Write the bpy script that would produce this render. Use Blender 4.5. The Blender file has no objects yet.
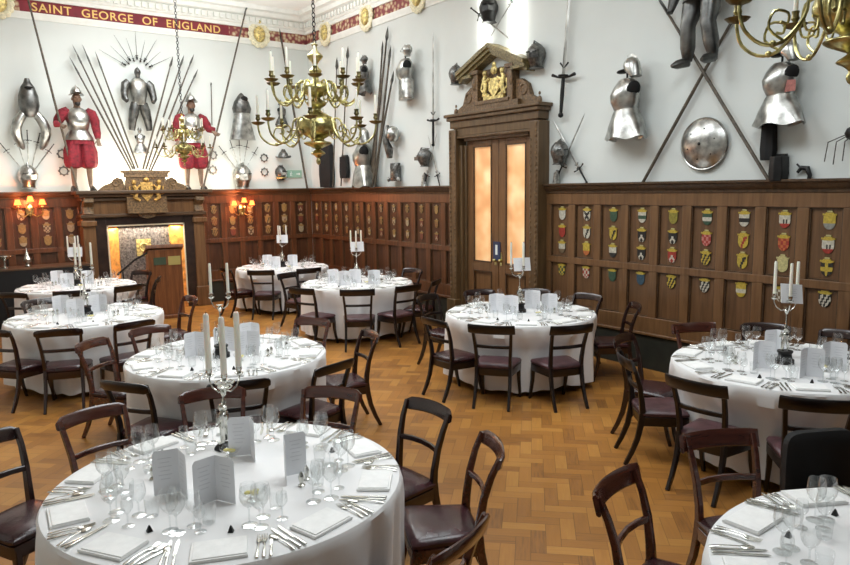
import bpy, bmesh, math, random
from mathutils import Vector, Matrix
R = math.radians
C = bpy.context.scene.collection
PI = math.pi

# ------------------------------------------------------------------ camera model
F_PX, YAW, PITCH, ROLL, CAMZ = 700.0, R(36.2), R(7.67), R(-0.84), 2.30
EX, NY = 7.70, 14.97            # east wall plane, north wall plane
FZ = -.09                        # floor level
WX0, SY0, CZ = -1.6, -2.6, 6.22  # west, south, ceiling height
_f = Vector((math.sin(YAW)*math.cos(PITCH), math.cos(YAW)*math.cos(PITCH), -math.sin(PITCH)))
_r0 = Vector((math.cos(YAW), -math.sin(YAW), 0)); _u0 = _r0.cross(_f)
_r = _r0*math.cos(ROLL)+_u0*math.sin(ROLL); _u = -_r0*math.sin(ROLL)+_u0*math.cos(ROLL)
def ray(x, y): return _f+_r*((x-425)/F_PX)-_u*((y-282.5)/F_PX)
def pz(x, y, h):                       # point on a horizontal plane
    d = ray(x, y); k = (h-CAMZ)/d.z; return Vector((d.x*k, d.y*k, h))
def pe(x, y, off=0.0):                 # (along, z) on the east wall
    d = ray(x, y); k = (EX-off)/d.x; return (d.y*k, CAMZ+d.z*k)
def pn(x, y, off=0.0):                 # (along, z) on the north wall
    d = ray(x, y); k = (NY-off)/d.y; return (d.x*k, CAMZ+d.z*k)
def scr(p):
    q = Vector(p)-Vector((0, 0, CAMZ)); d = q.dot(_f)
    if d < .2: return (-9999, -9999)
    return (425+F_PX*q.dot(_r)/d, 282.5-F_PX*q.dot(_u)/d)
def in_view(p, m=45):
    x, y = scr(p); return -m < x < 850+m and -m < y < 565+m

# ------------------------------------------------------------------ materials
def lin(c):
    return tuple(((v/255)/12.92 if v/255 <= .04045 else ((v/255+.055)/1.055)**2.4) for v in c)+(1,)
class NT:
    def __init__(s, name):
        s.m = bpy.data.materials.new(name); s.m.use_nodes = True; s.t = s.m.node_tree
        s.t.nodes.clear(); s.out = s.t.nodes.new('ShaderNodeOutputMaterial')
    def n(s, typ, **kw):
        o = s.t.nodes.new(typ)
        for k, v in kw.items(): setattr(o, k, v)
        return o
    def l(s, a, b): s.t.links.new(a, b)
    def math(s, op, a, b=None, c=None):
        o = s.n('ShaderNodeMath', operation=op)
        for i, v in enumerate((a, b, c)):
            if v is None: continue
            if isinstance(v, (int, float)): o.inputs[i].default_value = v
            else: s.l(v, o.inputs[i])
        return o.outputs[0]
    def bsdf(s, **kw):
        b = s.n('ShaderNodeBsdfPrincipled'); s.l(b.outputs[0], s.out.inputs[0])
        for k, v in kw.items(): b.inputs[k].default_value = v
        return b
    def ramp(s, fac, stops):
        r = s.n('ShaderNodeValToRGB'); e = r.color_ramp.elements
        while len(e) < len(stops): e.new(.5)
        for i, (p, c) in enumerate(stops): e[i].position = p; e[i].color = lin(c)
        s.l(fac, r.inputs[0]); return r.outputs[0]
    def bump(s, b, h, strength=.2, dist=.01):
        n = s.n('ShaderNodeBump'); n.inputs['Strength'].default_value = strength; n.inputs['Distance'].default_value = dist
        s.l(h, n.inputs['Height']); s.l(n.outputs[0], b.inputs['Normal'])
def simple(name, c, rough=.5, metal=0, noise=0.0, nscale=8, bump=0.0, **kw):
    t = NT(name); b = t.bsdf(Roughness=rough, Metallic=metal, **kw)
    tc = t.n('ShaderNodeTexCoord'); nz = t.n('ShaderNodeTexNoise'); nz.inputs['Scale'].default_value = nscale; nz.inputs['Detail'].default_value = 4
    t.l(tc.outputs['Object'], nz.inputs['Vector'])
    k = noise
    lo = tuple(max(0, v*(1-k)) for v in c); hi = tuple(min(255, v*(1+k)) for v in c)
    t.l(t.ramp(nz.outputs[0], [(.3, lo), (.7, hi)]), b.inputs['Base Color'])
    if bump: t.bump(b, nz.outputs[0], bump)
    return t.m
def wood(name, dark, light, rough=.35, scale=6, axis=2, coord='Object', coat=0.0, spec=.5):
    t = NT(name); b = t.bsdf(Roughness=rough); b.inputs['Coat Weight'].default_value = coat; b.inputs['Coat Roughness'].default_value = .15
    b.inputs['Specular IOR Level'].default_value = spec
    tc = t.n('ShaderNodeTexCoord'); mp = t.n('ShaderNodeMapping'); sc = [scale*6]*3; sc[axis] = scale*.5
    mp.inputs['Scale'].default_value = sc
    if coord == 'World':
        g = t.n('ShaderNodeNewGeometry'); t.l(g.outputs['Position'], mp.inputs['Vector'])
    else: t.l(tc.outputs['Object'], mp.inputs['Vector'])
    n1 = t.n('ShaderNodeTexNoise'); n1.inputs['Scale'].default_value = 1; n1.inputs['Detail'].default_value = 6; n1.inputs['Distortion'].default_value = .8
    t.l(mp.outputs[0], n1.inputs['Vector'])
    t.l(t.ramp(n1.outputs[0], [(.3, dark), (.7, light)]), b.inputs['Base Color'])
    t.bump(b, n1.outputs[0], .12, .003)
    return t.m
def emis(name, c, s):
    t = NT(name); e = t.n('ShaderNodeEmission'); e.inputs[0].default_value = lin(c); e.inputs[1].default_value = s
    t.l(e.outputs[0], t.out.inputs[0]); return t.m
def thin_glass(name):
    t = NT(name); tr = t.n('ShaderNodeBsdfTransparent'); tr.inputs[0].default_value = (.97, .98, .98, 1)
    gl = t.n('ShaderNodeBsdfGlossy'); gl.inputs['Roughness'].default_value = .04
    lw = t.n('ShaderNodeLayerWeight'); lw.inputs['Blend'].default_value = .42
    mx = t.n('ShaderNodeMixShader'); f = t.math('MULTIPLY_ADD', lw.outputs['Facing'], .55, .05)
    t.l(f, mx.inputs[0]); t.l(tr.outputs[0], mx.inputs[1]); t.l(gl.outputs[0], mx.inputs[2]); t.l(mx.outputs[0], t.out.inputs[0])
    return t.m
def parquet(name):
    t = NT(name); b = t.bsdf(Roughness=.33); b.inputs['Specular IOR Level'].default_value = .45
    g = t.n('ShaderNodeNewGeometry'); mp = t.n('ShaderNodeMapping'); mp.vector_type = 'POINT'
    mp.inputs['Rotation'].default_value = (0, 0, R(45)); mp.inputs['Scale'].default_value = (1/.102,)*3
    t.l(g.outputs['Position'], mp.inputs[0]); sx = t.n('ShaderNodeSeparateXYZ'); t.l(mp.outputs[0], sx.inputs[0])
    x, y = sx.outputs[0], sx.outputs[1]; n = 3
    i, j = t.math('FLOOR', x), t.math('FLOOR', y)
    d = t.math('FLOORED_MODULO', t.math('SUBTRACT', i, j), 2*n)
    hz = t.math('LESS_THAN', d, n-.5)
    ida = t.math('SUBTRACT', i, d)                                   # horizontal block id
    idb = t.math('SUBTRACT', j, t.math('SUBTRACT', 2*n-1, d))
    def sel(a, bb): # hz ? a : bb
        return t.math('ADD', t.math('MULTIPLY', hz, a), t.math('MULTIPLY', t.math('SUBTRACT', 1, hz), bb))
    cx = t.n('ShaderNodeCombineXYZ'); t.l(sel(ida, i), cx.inputs[0]); t.l(sel(j, idb), cx.inputs[1]); t.l(hz, cx.inputs[2])
    wn = t.n('ShaderNodeTexWhiteNoise'); t.l(cx.outputs[0], wn.inputs['Vector'])
    # grain
    gx = t.n('ShaderNodeCombineXYZ'); t.l(sel(t.math('MULTIPLY', x, .35), t.math('MULTIPLY', x, 4)), gx.inputs[0]); t.l(sel(t.math('MULTIPLY', y, 4), t.math('MULTIPLY', y, .35)), gx.inputs[1])
    t.l(t.math('MULTIPLY', wn.outputs[0], 20), gx.inputs[2])
    nz = t.n('ShaderNodeTexNoise'); nz.inputs['Scale'].default_value = 1.5; nz.inputs['Detail'].default_value = 5; t.l(gx.outputs[0], nz.inputs['Vector'])
    big = t.n('ShaderNodeTexNoise'); big.inputs['Scale'].default_value = .35; t.l(g.outputs['Position'], big.inputs['Vector'])
    v = t.math('ADD', t.math('MULTIPLY', wn.outputs[0], .52), t.math('MULTIPLY', nz.outputs[0], .48))
    col = t.ramp(v, [(.08, (104, 68, 40)), (.30, (158, 106, 50)), (.6, (178, 122, 57)), (.95, (198, 146, 74))])
    # seams
    fx, fy = t.math('FRACT', x), t.math('FRACT', y)
    fs = sel(fy, fx); e1 = t.math('MINIMUM', fs, t.math('SUBTRACT', 1, fs))
    u = sel(t.math('ADD', d, fx), t.math('ADD', t.math('SUBTRACT', 2*n-1, d), fy))
    e2 = t.math('MINIMUM', u, t.math('SUBTRACT', n, u)); e = t.math('MINIMUM', e1, e2)
    seam = t.n('ShaderNodeMapRange'); seam.inputs['From Min'].default_value = 0; seam.inputs['From Max'].default_value = .035; seam.inputs['To Min'].default_value = .45
    t.l(e, seam.inputs['Value'])
    wear = t.math('MULTIPLY', seam.outputs[0], t.math('MULTIPLY_ADD', big.outputs[0], 1.1, .36))
    mx = t.n('ShaderNodeVectorMath', operation='SCALE'); t.l(col, mx.inputs[0]); t.l(wear, mx.inputs['Scale']); t.l(mx.outputs[0], b.inputs['Base Color'])
    rr = t.math('MULTIPLY_ADD', nz.outputs[0], .2, .27); t.l(rr, b.inputs['Roughness'])
    t.bump(b, seam.outputs[0], .25, .002)
    return t.m
M = {}
M['floor'] = parquet('parquet_blocks')
M['plaster'] = simple('plaster', (214, 219, 216), .85, noise=.012, nscale=1.2)
M['ceiling'] = simple('ceiling_paint', (244, 244, 240), .9, noise=.01)
M['mould'] = simple('moulding_paint', (232, 234, 228), .7, noise=.02)
M['oak'] = wood('oak_panelling', (92, 64, 38), (124, 90, 58), .36, 3, 2, 'World')
M['oak_in'] = wood('oak_panel_field', (84, 58, 35), (114, 82, 53), .4, 2.5, 2, 'World')
M['oak_dark'] = wood('oak_dark', (58, 42, 26), (90, 66, 44), .4, 3, 0, 'World')
M['door_oak'] = wood('door_oak', (76, 58, 37), (108, 84, 55), .4, 3, 2, 'World')
M['old_gold'] = simple('old_gilding', (172, 138, 78), .5, .4, noise=.35, nscale=30, bump=.6)
M['carved'] = simple('carved_oak', (96, 74, 48), .5, noise=.35, nscale=30, bump=.8)
M['carved_gold'] = simple('gilded_edge', (112, 100, 66), .5, noise=.35, nscale=40, bump=.5)
M['oak_far'] = wood('oak_shaded', (74, 44, 26), (108, 68, 40), .36, 3, 2, 'World')  # darker oak copy: the far panelling's shade is put into the colour
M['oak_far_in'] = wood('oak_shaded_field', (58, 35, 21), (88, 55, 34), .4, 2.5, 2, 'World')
M['plinth'] = simple('dark_green_plinth', (34, 36, 28), .6, noise=.15)
M['mahog'] = wood('mahogany', (26, 12, 10), (48, 21, 16), .26, 5, 0, coat=.35)
M['mahog_red'] = wood('mahogany_worn', (54, 25, 18), (90, 46, 33), .22, 5, 0, coat=.6)
M['mahog_black'] = wood('mahogany_black', (13, 8, 8), (27, 15, 13), .3, 5, 0, coat=.15)
M['leather'] = simple('burgundy_leather', (52, 27, 30), .27, noise=.3, nscale=7, bump=.5)
M['leather2'] = simple('worn_plum_leather', (76, 50, 54), .38, noise=.2, nscale=9, bump=.4)
M['cloth'] = simple('white_linen', (236, 236, 236), .85, noise=.012, nscale=3)
M['cloth'].node_tree.nodes['Principled BSDF'].inputs['Sheen Weight'].default_value = .15
M['napkin'] = simple('napkin_linen', (246, 246, 244), .85, noise=.02, nscale=30, bump=.1)
M['paper'] = simple('menu_paper', (236, 237, 240), .7, noise=.01)
M['ink'] = simple('printed_ink', (214, 215, 219), .7)
M['wax'] = simple('candle_wax', (242, 240, 226), .45, noise=.02); M['wax'].node_tree.nodes['Principled BSDF'].inputs['Subsurface Weight'].default_value = .15
M['wick'] = simple('wick', (40, 36, 30), .9)
M['silver'] = simple('silver', (205, 205, 198), .2, 1, noise=.1, nscale=20)
M['steel'] = simple('polished_steel', (168, 168, 164), .3, 1, noise=.22, nscale=9, bump=.08)
M['steel_dark'] = simple('dull_steel', (104, 104, 102), .4, 1, noise=.3, nscale=9, bump=.1)
M['iron'] = simple('black_iron', (42, 42, 42), .45, .6, noise=.2)
M['hole'] = simple('dark_opening', (14, 14, 14), .9)
M['brass'] = simple('polished_brass', (178, 170, 118), .3, 1, noise=.3, nscale=14)
M['brass_dark'] = simple('tarnished_brass', (118, 110, 78), .35, 1, noise=.3)
M['gold'] = simple('gilding', (206, 180, 118), .45, .5, noise=.3, nscale=24, bump=.5)
M['haft'] = simple('ash_pike_shaft', (78, 69, 57), .5, noise=.25, nscale=20)
M['black'] = simple('black_cloth', (16, 16, 17), .8, noise=.15)
M['glass'] = thin_glass('clear_glass')
M['red_cloth'] = simple('crimson_wool', (112, 20, 34), .8, noise=.25, nscale=20, bump=.3)
M['skin'] = simple('skin', (112, 84, 66), .6, noise=.1)
M['stocking'] = simple('grey_stocking', (120, 100, 84), .8, noise=.1)
M['shoe'] = simple('shoe_leather', (26, 22, 20), .5)
M['band_red'] = simple('band_red', (122, 36, 48), .7, noise=.1, nscale=5)
M['letter'] = simple('gold_letter', (226, 190, 112), .5, .2)
M['cream'] = simple('cream_plaster', (226, 220, 190), .7, noise=.1, nscale=30)
M['lectern'] = wood('lectern_wood', (96, 56, 30), (140, 88, 50), .4, 4, 2)
M['plate'] = simple('brass_plate', (190, 178, 110), .4, .3)
M['green'] = simple('green_panel', (62, 78, 58), .6)
M['exit'] = simple('exit_green', (150, 190, 170), .5)
M['exit_w'] = simple('exit_white', (236, 242, 238), .5)
M['blue'] = simple('blue_notice', (52, 62, 92), .5)
M['firebrick'] = simple('amber_cheek', (210, 140, 66), .6, noise=.2, nscale=12)
M['screen'] = simple('fire_screen', (118, 112, 108), .5, .4, noise=.4, nscale=25, bump=.4)
M['hearth'] = simple('fireplace_marble', (44, 32, 27), .3, noise=.3, nscale=6)
M['white_edge'] = simple('fireplace_slip', (214, 204, 176), .5)
M['shade_glow'] = emis('red_shade_glow', (255, 110, 50), 7.0)
M['bulb'] = emis('bulb', (255, 226, 170), 30.0)
M['pane'] = None
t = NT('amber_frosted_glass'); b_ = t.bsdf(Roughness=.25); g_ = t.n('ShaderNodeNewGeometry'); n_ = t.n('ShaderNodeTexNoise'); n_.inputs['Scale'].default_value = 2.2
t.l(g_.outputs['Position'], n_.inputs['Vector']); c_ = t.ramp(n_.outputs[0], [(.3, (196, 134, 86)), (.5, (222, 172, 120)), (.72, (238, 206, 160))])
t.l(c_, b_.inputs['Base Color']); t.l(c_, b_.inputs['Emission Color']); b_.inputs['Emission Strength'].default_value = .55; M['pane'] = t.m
SH = {'w': (214, 208, 190), 'r': (172, 52, 40), 'y': (206, 178, 62), 'k': (34, 32, 30), 'g': (54, 84, 62), 'b': (52, 82, 100), 'o': (204, 112, 58), 'n': (120, 100, 74), 'l': (150, 138, 52), 'p': (206, 130, 120), 's': (150, 150, 142), 'c': (214, 204, 140)}
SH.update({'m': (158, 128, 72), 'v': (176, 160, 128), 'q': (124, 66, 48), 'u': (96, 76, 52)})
for k, v in SH.items(): M['sh_'+k] = simple('shield_paint_'+k, tuple(c*.84+4 for c in v), .5, noise=.12, nscale=40)

# ------------------------------------------------------------------ mesh builder
class MB:
    def __init__(s): s.v = []; s.f = []; s.mi = []; s.mats = []; s.T = Matrix()
    def mat(s, m):
        if m not in s.mats: s.mats.append(m)
        return s.mats.index(m)
    def add(s, vs, fs, m=None):
        o = len(s.v); k = s.mat(m) if m else 0
        s.v += [s.T @ Vector(p) for p in vs]; s.f += [tuple(o+i for i in q) for q in fs]; s.mi += [k]*len(fs); return s
    def box(s, c, d, m=None, T=None):
        x, y, z = d[0]/2, d[1]/2, d[2]/2
        vs = [Vector((a*x, b*y, e*z)) for a in (-1, 1) for b in (-1, 1) for e in (-1, 1)]
        if T is not None: vs = [T @ v for v in vs]
        vs = [v+Vector(c) for v in vs]
        return s.add(vs, [(0, 1, 3, 2), (4, 6, 7, 5), (0, 4, 5, 1), (2, 3, 7, 6), (0, 2, 6, 4), (1, 5, 7, 3)], m)
    def loft(s, rings, m=None, cap=True, closed=False):
        n = len(rings[0]); vs = [p for r in rings for p in r]; fs = []
        for i in range(len(rings)-1+(1 if closed else 0)):
            a, b = i*n, ((i+1) % len(rings))*n
            for j in range(n): fs.append((a+j, a+(j+1) % n, b+(j+1) % n, b+j))
        if cap and not closed: fs.append(tuple(range(n-1, -1, -1))); o = (len(rings)-1)*n; fs.append(tuple(o+j for j in range(n)))
        return s.add(vs, fs, m)
    def lathe(s, prof, seg=16, c=(0, 0, 0), ax='z', m=None, cap=True):
        rings = []
        for r, h in prof:
            ring = []
            for j in range(seg):
                a = 2*PI*j/seg; x, y = r*math.cos(a), r*math.sin(a)
                p = (x, y, h) if ax == 'z' else ((x, h, -y) if ax == 'y' else (h, x, y))
                ring.append(Vector(p)+Vector(c))
            rings.append(ring)
        return s.loft(rings, m, cap)
    def tube(s, path, r, seg=8, m=None, cap=True):
        P = [Vector(p) for p in path]; n = len(P); rr = r if isinstance(r, (list, tuple)) else [r]*n
        t0 = (P[1]-P[0]).normalized(); up = Vector((0, 0, 1)) if abs(t0.z) < .9 else Vector((1, 0, 0))
        nrm = (up-t0*up.dot(t0)).normalized(); rings = []
        for i in range(n):
            t = (P[min(i+1, n-1)]-P[max(i-1, 0)]).normalized(); nrm = (nrm-t*nrm.dot(t)).normalized(); bi = t.cross(nrm)
            rings.append([P[i]+(nrm*math.cos(2*PI*j/seg)+bi*math.sin(2*PI*j/seg))*rr[i] for j in range(seg)])
        return s.loft(rings, m, cap)
    def bar(s, path, size, ref=(1, 0, 0), m=None):
        P = [Vector(p) for p in path]; n = len(P); sz = size if isinstance(size[0], (list, tuple)) else [size]*n; rings = []
        for i in range(n):
            t = (P[min(i+1, n-1)]-P[max(i-1, 0)]).normalized(); a = Vector(ref); a = (a-t*a.dot(t)).normalized(); b = t.cross(a)
            w, h = sz[i][0]/2, sz[i][1]/2; c = .3*min(w, h)
            rings.append([P[i]+a*u+b*v for u, v in ((w, h-c), (w-c, h), (-w+c, h), (-w, h-c), (-w, -h+c), (-w+c, -h), (w-c, -h), (w, -h+c))])
        return s.loft(rings, m)
    def ell(s, c, rad, seg=14, m=None, rows=8):
        rings = []
        for i in range(rows+1):
            a = -PI/2+PI*i/rows; k = max(math.cos(a), .02)
            rings.append([Vector((c[0]+rad[0]*k*math.cos(2*PI*j/seg), c[1]+rad[1]*k*math.sin(2*PI*j/seg), c[2]+rad[2]*math.sin(a))) for j in range(seg)])
        return s.loft(rings, m)
    def prism(s, poly, d0, d1, m=None, plane='xy'):
        n = len(poly); mk = (lambda x, y, d: (x, y, d)) if plane == 'xy' else ((lambda x, y, d: (x, d, y)) if plane == 'xz' else (lambda x, y, d: (d, x, y)))
        vs = [mk(x, y, d0) for x, y in poly]+[mk(x, y, d1) for x, y in poly]
        fs = [tuple(range(n-1, -1, -1)), tuple(range(n, 2*n))]+[(i, (i+1) % n, n+(i+1) % n, n+i) for i in range(n)]
        return s.add(vs, fs, m)
    def torus(s, c, Rr, r, seg=24, sub=8, m=None, ax='z'):
        rings = []
        for i in range(seg):
            a = 2*PI*i/seg; ring = []
            for j in range(sub):
                b = 2*PI*j/sub; q = Rr+r*math.cos(b); p = (q*math.cos(a), q*math.sin(a), r*math.sin(b))
                if ax == 'y': p = (p[0], p[2], p[1])
                if ax == 'x': p = (p[2], p[0], p[1])
                ring.append(Vector(p)+Vector(c))
            rings.append(ring)
        return s.loft(rings, m, closed=True)
    def build(s, name, m=None, parent=None, loc=None, bevel=0, flat=False):
        me = bpy.data.meshes.new(name)
        if not s.mats: s.mats = [m or M['oak']]
        me.from_pydata([tuple(v) for v in s.v], [], s.f)
        for q in s.mats: me.materials.append(q)
        me.polygons.foreach_set('material_index', s.mi)
        bm = bmesh.new(); bm.from_mesh(me); bmesh.ops.recalc_face_normals(bm, faces=bm.faces); bm.to_mesh(me); bm.free()
        if not flat:
            me.polygons.foreach_set('use_smooth', [True]*len(me.polygons)); me.set_sharp_from_angle(angle=R(38))
        o = bpy.data.objects.new(name, me); C.objects.link(o)
        if parent: o.parent = parent
        if loc is not None: o.location = loc
        if bevel:
            b = o.modifiers.new('b', 'BEVEL'); b.width = bevel; b.segments = 2; b.limit_method = 'ANGLE'
        return o
def smooth(P, n=4):
    P = [Vector(p) for p in P]; out = []
    for i in range(len(P)-1):
        a, b, c, d = P[max(i-1, 0)], P[i], P[i+1], P[min(i+2, len(P)-1)]
        for k in range(n):
            t = k/n; out.append(.5*((2*b)+(c-a)*t+(2*a-5*b+4*c-d)*t*t+(3*b-a-3*c+d)*t**3))
    return out+[P[-1]]
def mb(m=None):
    b = MB()
    if m: b.mat(m)
    return b
def tag(o, label=None, cat=None, group=None, kind=None):
    if label: o['label'] = label
    if cat: o['category'] = cat
    if group: o['group'] = group
    if kind: o['kind'] = kind
    return o
def empty(name, loc=(0, 0, 0), rz=0, label=None, cat=None, group=None):
    o = bpy.data.objects.new(name, None); C.objects.link(o); o.location = loc; o.rotation_euler = (0, 0, rz); o.empty_display_size = .1
    return tag(o, label, cat, group)
def kids(o): return [c for c in bpy.data.objects if c.parent == o]
_kid_cache = {}
def dup(root, name=None):
    """copy of a thing with copies of its parts and sub-parts"""
    if root.name not in _kid_cache:
        _kid_cache[root.name] = [(c, kids(c)) for c in kids(root)]
    r = root.copy(); C.objects.link(r)
    for c, gs in _kid_cache[root.name]:
        d = c.copy(); C.objects.link(d); d.parent = r
        for g in gs: e = g.copy(); C.objects.link(e); e.parent = d
    return r
def struct(b, name, m=None, parent=None, **kw):
    o = b.build(name, m, parent, **kw)
    if not parent: o['kind'] = 'structure'
    return o
ORD = ['first', 'second', 'third', 'fourth', 'fifth', 'sixth', 'seventh', 'eighth', 'ninth', 'tenth', 'eleventh', 'twelfth', 'thirteenth']
def wm(wall, a, z, out=0.0, s=1.0, tilt=0.0, turn=0.0):
    if wall == 'N': m = Matrix(((1, 0, 0, a), (0, 0, -1, NY-out), (0, 1, 0, z), (0, 0, 0, 1)))
    else: m = Matrix(((0, 0, -1, EX-out), (-1, 0, 0, a), (0, 1, 0, z), (0, 0, 0, 1)))
    return m @ Matrix.Rotation(tilt, 4, 'Z') @ Matrix.Rotation(turn, 4, 'Y') @ Matrix.Scale(s, 4)
def hang(o, wall, a, z, **kw): o.matrix_world = wm(wall, a, z, **kw); return o

# ------------------------------------------------------------------ room shell
struct(mb(M['floor']).box((EX/2+WX0/2, NY/2+SY0/2, FZ-.05), (EX-WX0, NY-SY0, .1)), 'floor')
struct(mb(M['ceiling']).box((EX/2+WX0/2, NY/2+SY0/2, CZ+.05), (EX-WX0+.4, NY-SY0+.4, .1)), 'ceiling')
struct(mb(M['plaster']).box(((EX+WX0)/2, NY+.1, CZ/2-.1), (EX-WX0+.4, .2, CZ+.2)), 'wall_north')
struct(mb(M['plaster']).box((EX+.1, (NY+SY0)/2, CZ/2-.1), (.2, NY-SY0, CZ+.2)), 'wall_east')
struct(mb(M['plaster']).box((WX0-.1, (NY+SY0)/2, CZ/2-.1), (.2, NY-SY0, CZ+.2)), 'wall_west')

# cornice / frieze on a wall: local frame x along, y up, z out
def frieze(wall, a0, a1, name):
    L = a1-a0; T = wm(wall, a0 if wall == 'N' else a1, 0)
    def P(b): b.T = T; return b
    o = P(mb(M['mould']))
    prof = [(0, 5.46), (.02, 5.46), (.02, 5.50), (.05, 5.54), (.05, 5.58), (0, 5.58)]
    o.prism([(z, y) for z, y in prof], 0, L, plane='xy')  # placeholder plane swapped below
    o.v = []; o.f = []; o.mi = []
    def ext(pr, m):
        n = len(pr); vs = [(0, y, z) for z, y in pr]+[(L, y, z) for z, y in pr]
        o.add(vs, [tuple(range(n)), tuple(range(2*n-1, n-1, -1))]+[(i, n+i, n+(i+1) % n, (i+1) % n) for i in range(n)], m)
    ext(prof, M['mould'])
    ext([(0, 5.80), (.05, 5.80), (.06, 5.86), (.09, 5.88), (.09, 5.90), (0, 5.90)], M['mould'])
    ext([(0, 5.90), (.10, 5.90), (.10, 6.03), (.20, 6.05), (.24, 6.12), (.34, 6.14), (.36, CZ), (0, CZ)], M['mould'])
    r = struct(o, name, None)
    d = P(mb(M['mould'])); k = int(L/.13)
    for i in range(k): d.box(((i+.5)*L/k, 5.965, .125), (.07, .10, .05))
    dd = d.build('dentils', None, r, flat=True)
    return r
tr1 = frieze('N', WX0, EX, 'trim_1'); tr2 = frieze('E', SY0, NY, 'trim_2')
# painted band
def band(wall, a0, a1, m, name, parent, z=.012):
    T = wm(wall, a0 if wall == 'N' else a1, 0); L = a1-a0; o = mb(m); o.T = T; o.box((L/2, 5.69, z/2), (L, .22, z)); return o.build(name, None, parent, flat=True)
xa, xb = 1.95, 5.86
band('N', xa, xb, M['band_red'], 'red_band', tr1)
t = NT('guilloche'); b_ = t.bsdf(Roughness=.7); g_ = t.n('ShaderNodeNewGeometry'); v_ = t.n('ShaderNodeTexVoronoi'); v_.inputs['Scale'].default_value = 11
t.l(g_.outputs['Position'], v_.inputs['Vector']); t.l(t.ramp(v_.outputs['Distance'], [(.15, (214, 204, 172)), (.42, (176, 140, 110)), (.6, (128, 58, 62))]), b_.inputs['Base Color']); M['guil'] = t.m
band('N', WX0, xa, M['guil'], 'patterned_band', tr1); band('N', xb, EX, M['guil'], 'patterned_band', tr1); band('E', SY0, NY, M['guil'], 'patterned_band', tr2)
# the lettering
cu = bpy.data.curves.new('lettering', 'FONT'); cu.body = 'SAINT  GEORGE  OF  ENGLAND'; cu.size = .21; cu.extrude = .004; cu.space_character = 1.12; cu.offset = .002
tx = bpy.data.objects.new('lettering', cu); C.objects.link(tx); cu.materials.append(M['letter'])
bpy.context.view_layer.update(); w_ = tx.dimensions.x
tx.parent = tr1; l0, l1 = 2.14, 5.66
tx.matrix_world = wm('N', l0, 5.615, out=.017) @ Matrix.Diagonal(((l1-l0)/w_, 1, 1, 1))
# gilt cartouches on the frieze
def cartouche():
    r = empty('gilt_cartouche')
    s = mb(M['cream']); 
    for i in range(14):
        a = 2*PI*i/14; s.ell((.19*math.cos(a), .22*math.sin(a), .03), (.075, .075, .04), 8, rows=5)
    s.build('scrollwork', None, r)
    g = mb(M['gold']); g.ell((0, 0, .06), (.13, .17, .06), 14); g.ell((0, .26, .05), (.07, .05, .05), 8, rows=5); g.build('boss', None, r)
    return r
c0 = cartouche()
def dup_or(first, proto, used=[]):
    if proto.name in used: return dup(proto)
    used.append(proto.name); return proto
for w, px, py, lab in [('N', 258, 31, 'gilt oval cartouche on the frieze just right of ENGLAND'), ('E', 327, 25, 'gilt cartouche on the frieze nearest the corner on the door wall'),
                       ('E', 368, 14, 'gilt cartouche second from the corner on the door wall frieze'), ('E', 420, -2, 'gilt cartouche above the long sword, half out of sight at the top'), ('N', -2, 4, 'cream cartouche on the frieze just left of SAINT')]:
    o = dup_or(None, c0); a, z = pn(px, py) if w == 'N' else pe(px, py); hang(o, w, a, 5.68, out=.02, s=1.0); tag(o, lab, 'cartouche')

# ------------------------------------------------------------------ wainscot
SPC = .4615
def wainscot(wall, a0, a1, first, name, SPC=SPC, far=True):
    """a0..a1 along coordinate of local x (0 at left end); first = local x of first panel centre"""
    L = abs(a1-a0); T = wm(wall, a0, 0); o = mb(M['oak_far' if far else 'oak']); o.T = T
    xs = []; x = first
    while x < L-.05: xs.append(x); x += SPC
    pw = SPC-.125
    # rails
    o.box((L/2, 2.12, .03), (L, .16, .06)); o.box((L/2, 1.235, .03), (L, .09, .06)); o.box((L/2, .49, .03), (L, .2, .06))
    ed = [0]+[v for c in xs for v in (c-pw/2, c+pw/2)]+[L]
    for i in range(0, len(ed), 2):
        l, r_ = max(0, ed[i]), min(L, ed[i+1])
        if r_-l > .01: o.box(((l+r_)/2, 1.22, .0285), (r_-l, 1.64, .055))
    r = struct(o, name, None, bevel=.006)
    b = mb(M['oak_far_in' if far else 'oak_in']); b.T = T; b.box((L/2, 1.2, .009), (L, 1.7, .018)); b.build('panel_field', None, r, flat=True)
    mo = mb(M['oak_dark']); mo.T = T
    for c in xs:
        for z0, z1 in ((1.28, 2.04), (.59, 1.19)):
            e = .014
            for (cx, cy, sx, sy) in ((c-pw/2+e/2, (z0+z1)/2, e, z1-z0), (c+pw/2-e/2, (z0+z1)/2, e, z1-z0), (c, z0+e/2, pw, e), (c, z1-e/2, pw, e)):
                if 0 < cx-sx/2 and cx+sx/2 < L: mo.box((cx, cy, .024), (sx, sy, .03))
    mo.build('panel_moulding', None, r, flat=True)
    cap = mb(M['oak_dark']); cap.T = T
    n = 7; pr = [(0, 2.2), (.07, 2.2), (.075, 2.235), (.10, 2.25), (.12, 2.30), (.15, 2.315), (.15, 2.34), (0, 2.34)]
    vs = [(0, y, z) for z, y in pr]+[(L, y, z) for z, y in pr]; n = len(pr)
    cap.add(vs, [tuple(range(n)), tuple(range(2*n-1, n-1, -1))]+[(i, n+i, n+(i+1) % n, (i+1) % n) for i in range(n)])
    cap.build('cap_moulding', None, r)
    bs = mb(M['plinth']); bs.T = T; bs.box((L/2, .135, .04), (L, .45, .08)); bs.build('plinth', None, r, flat=True)
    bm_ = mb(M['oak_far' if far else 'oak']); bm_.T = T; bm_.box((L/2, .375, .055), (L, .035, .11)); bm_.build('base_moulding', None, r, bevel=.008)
    return r
DY0, DY1 = 9.46, 7.36          # door portal
FX0, FX1 = 2.68, 4.96          # chimneypiece
wainscot('E', DY1, SY0, DY1-7.10, 'trim_3', far=False)
wainscot('E', NY-.06, DY0, NY-.06-14.72, 'trim_4')
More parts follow.
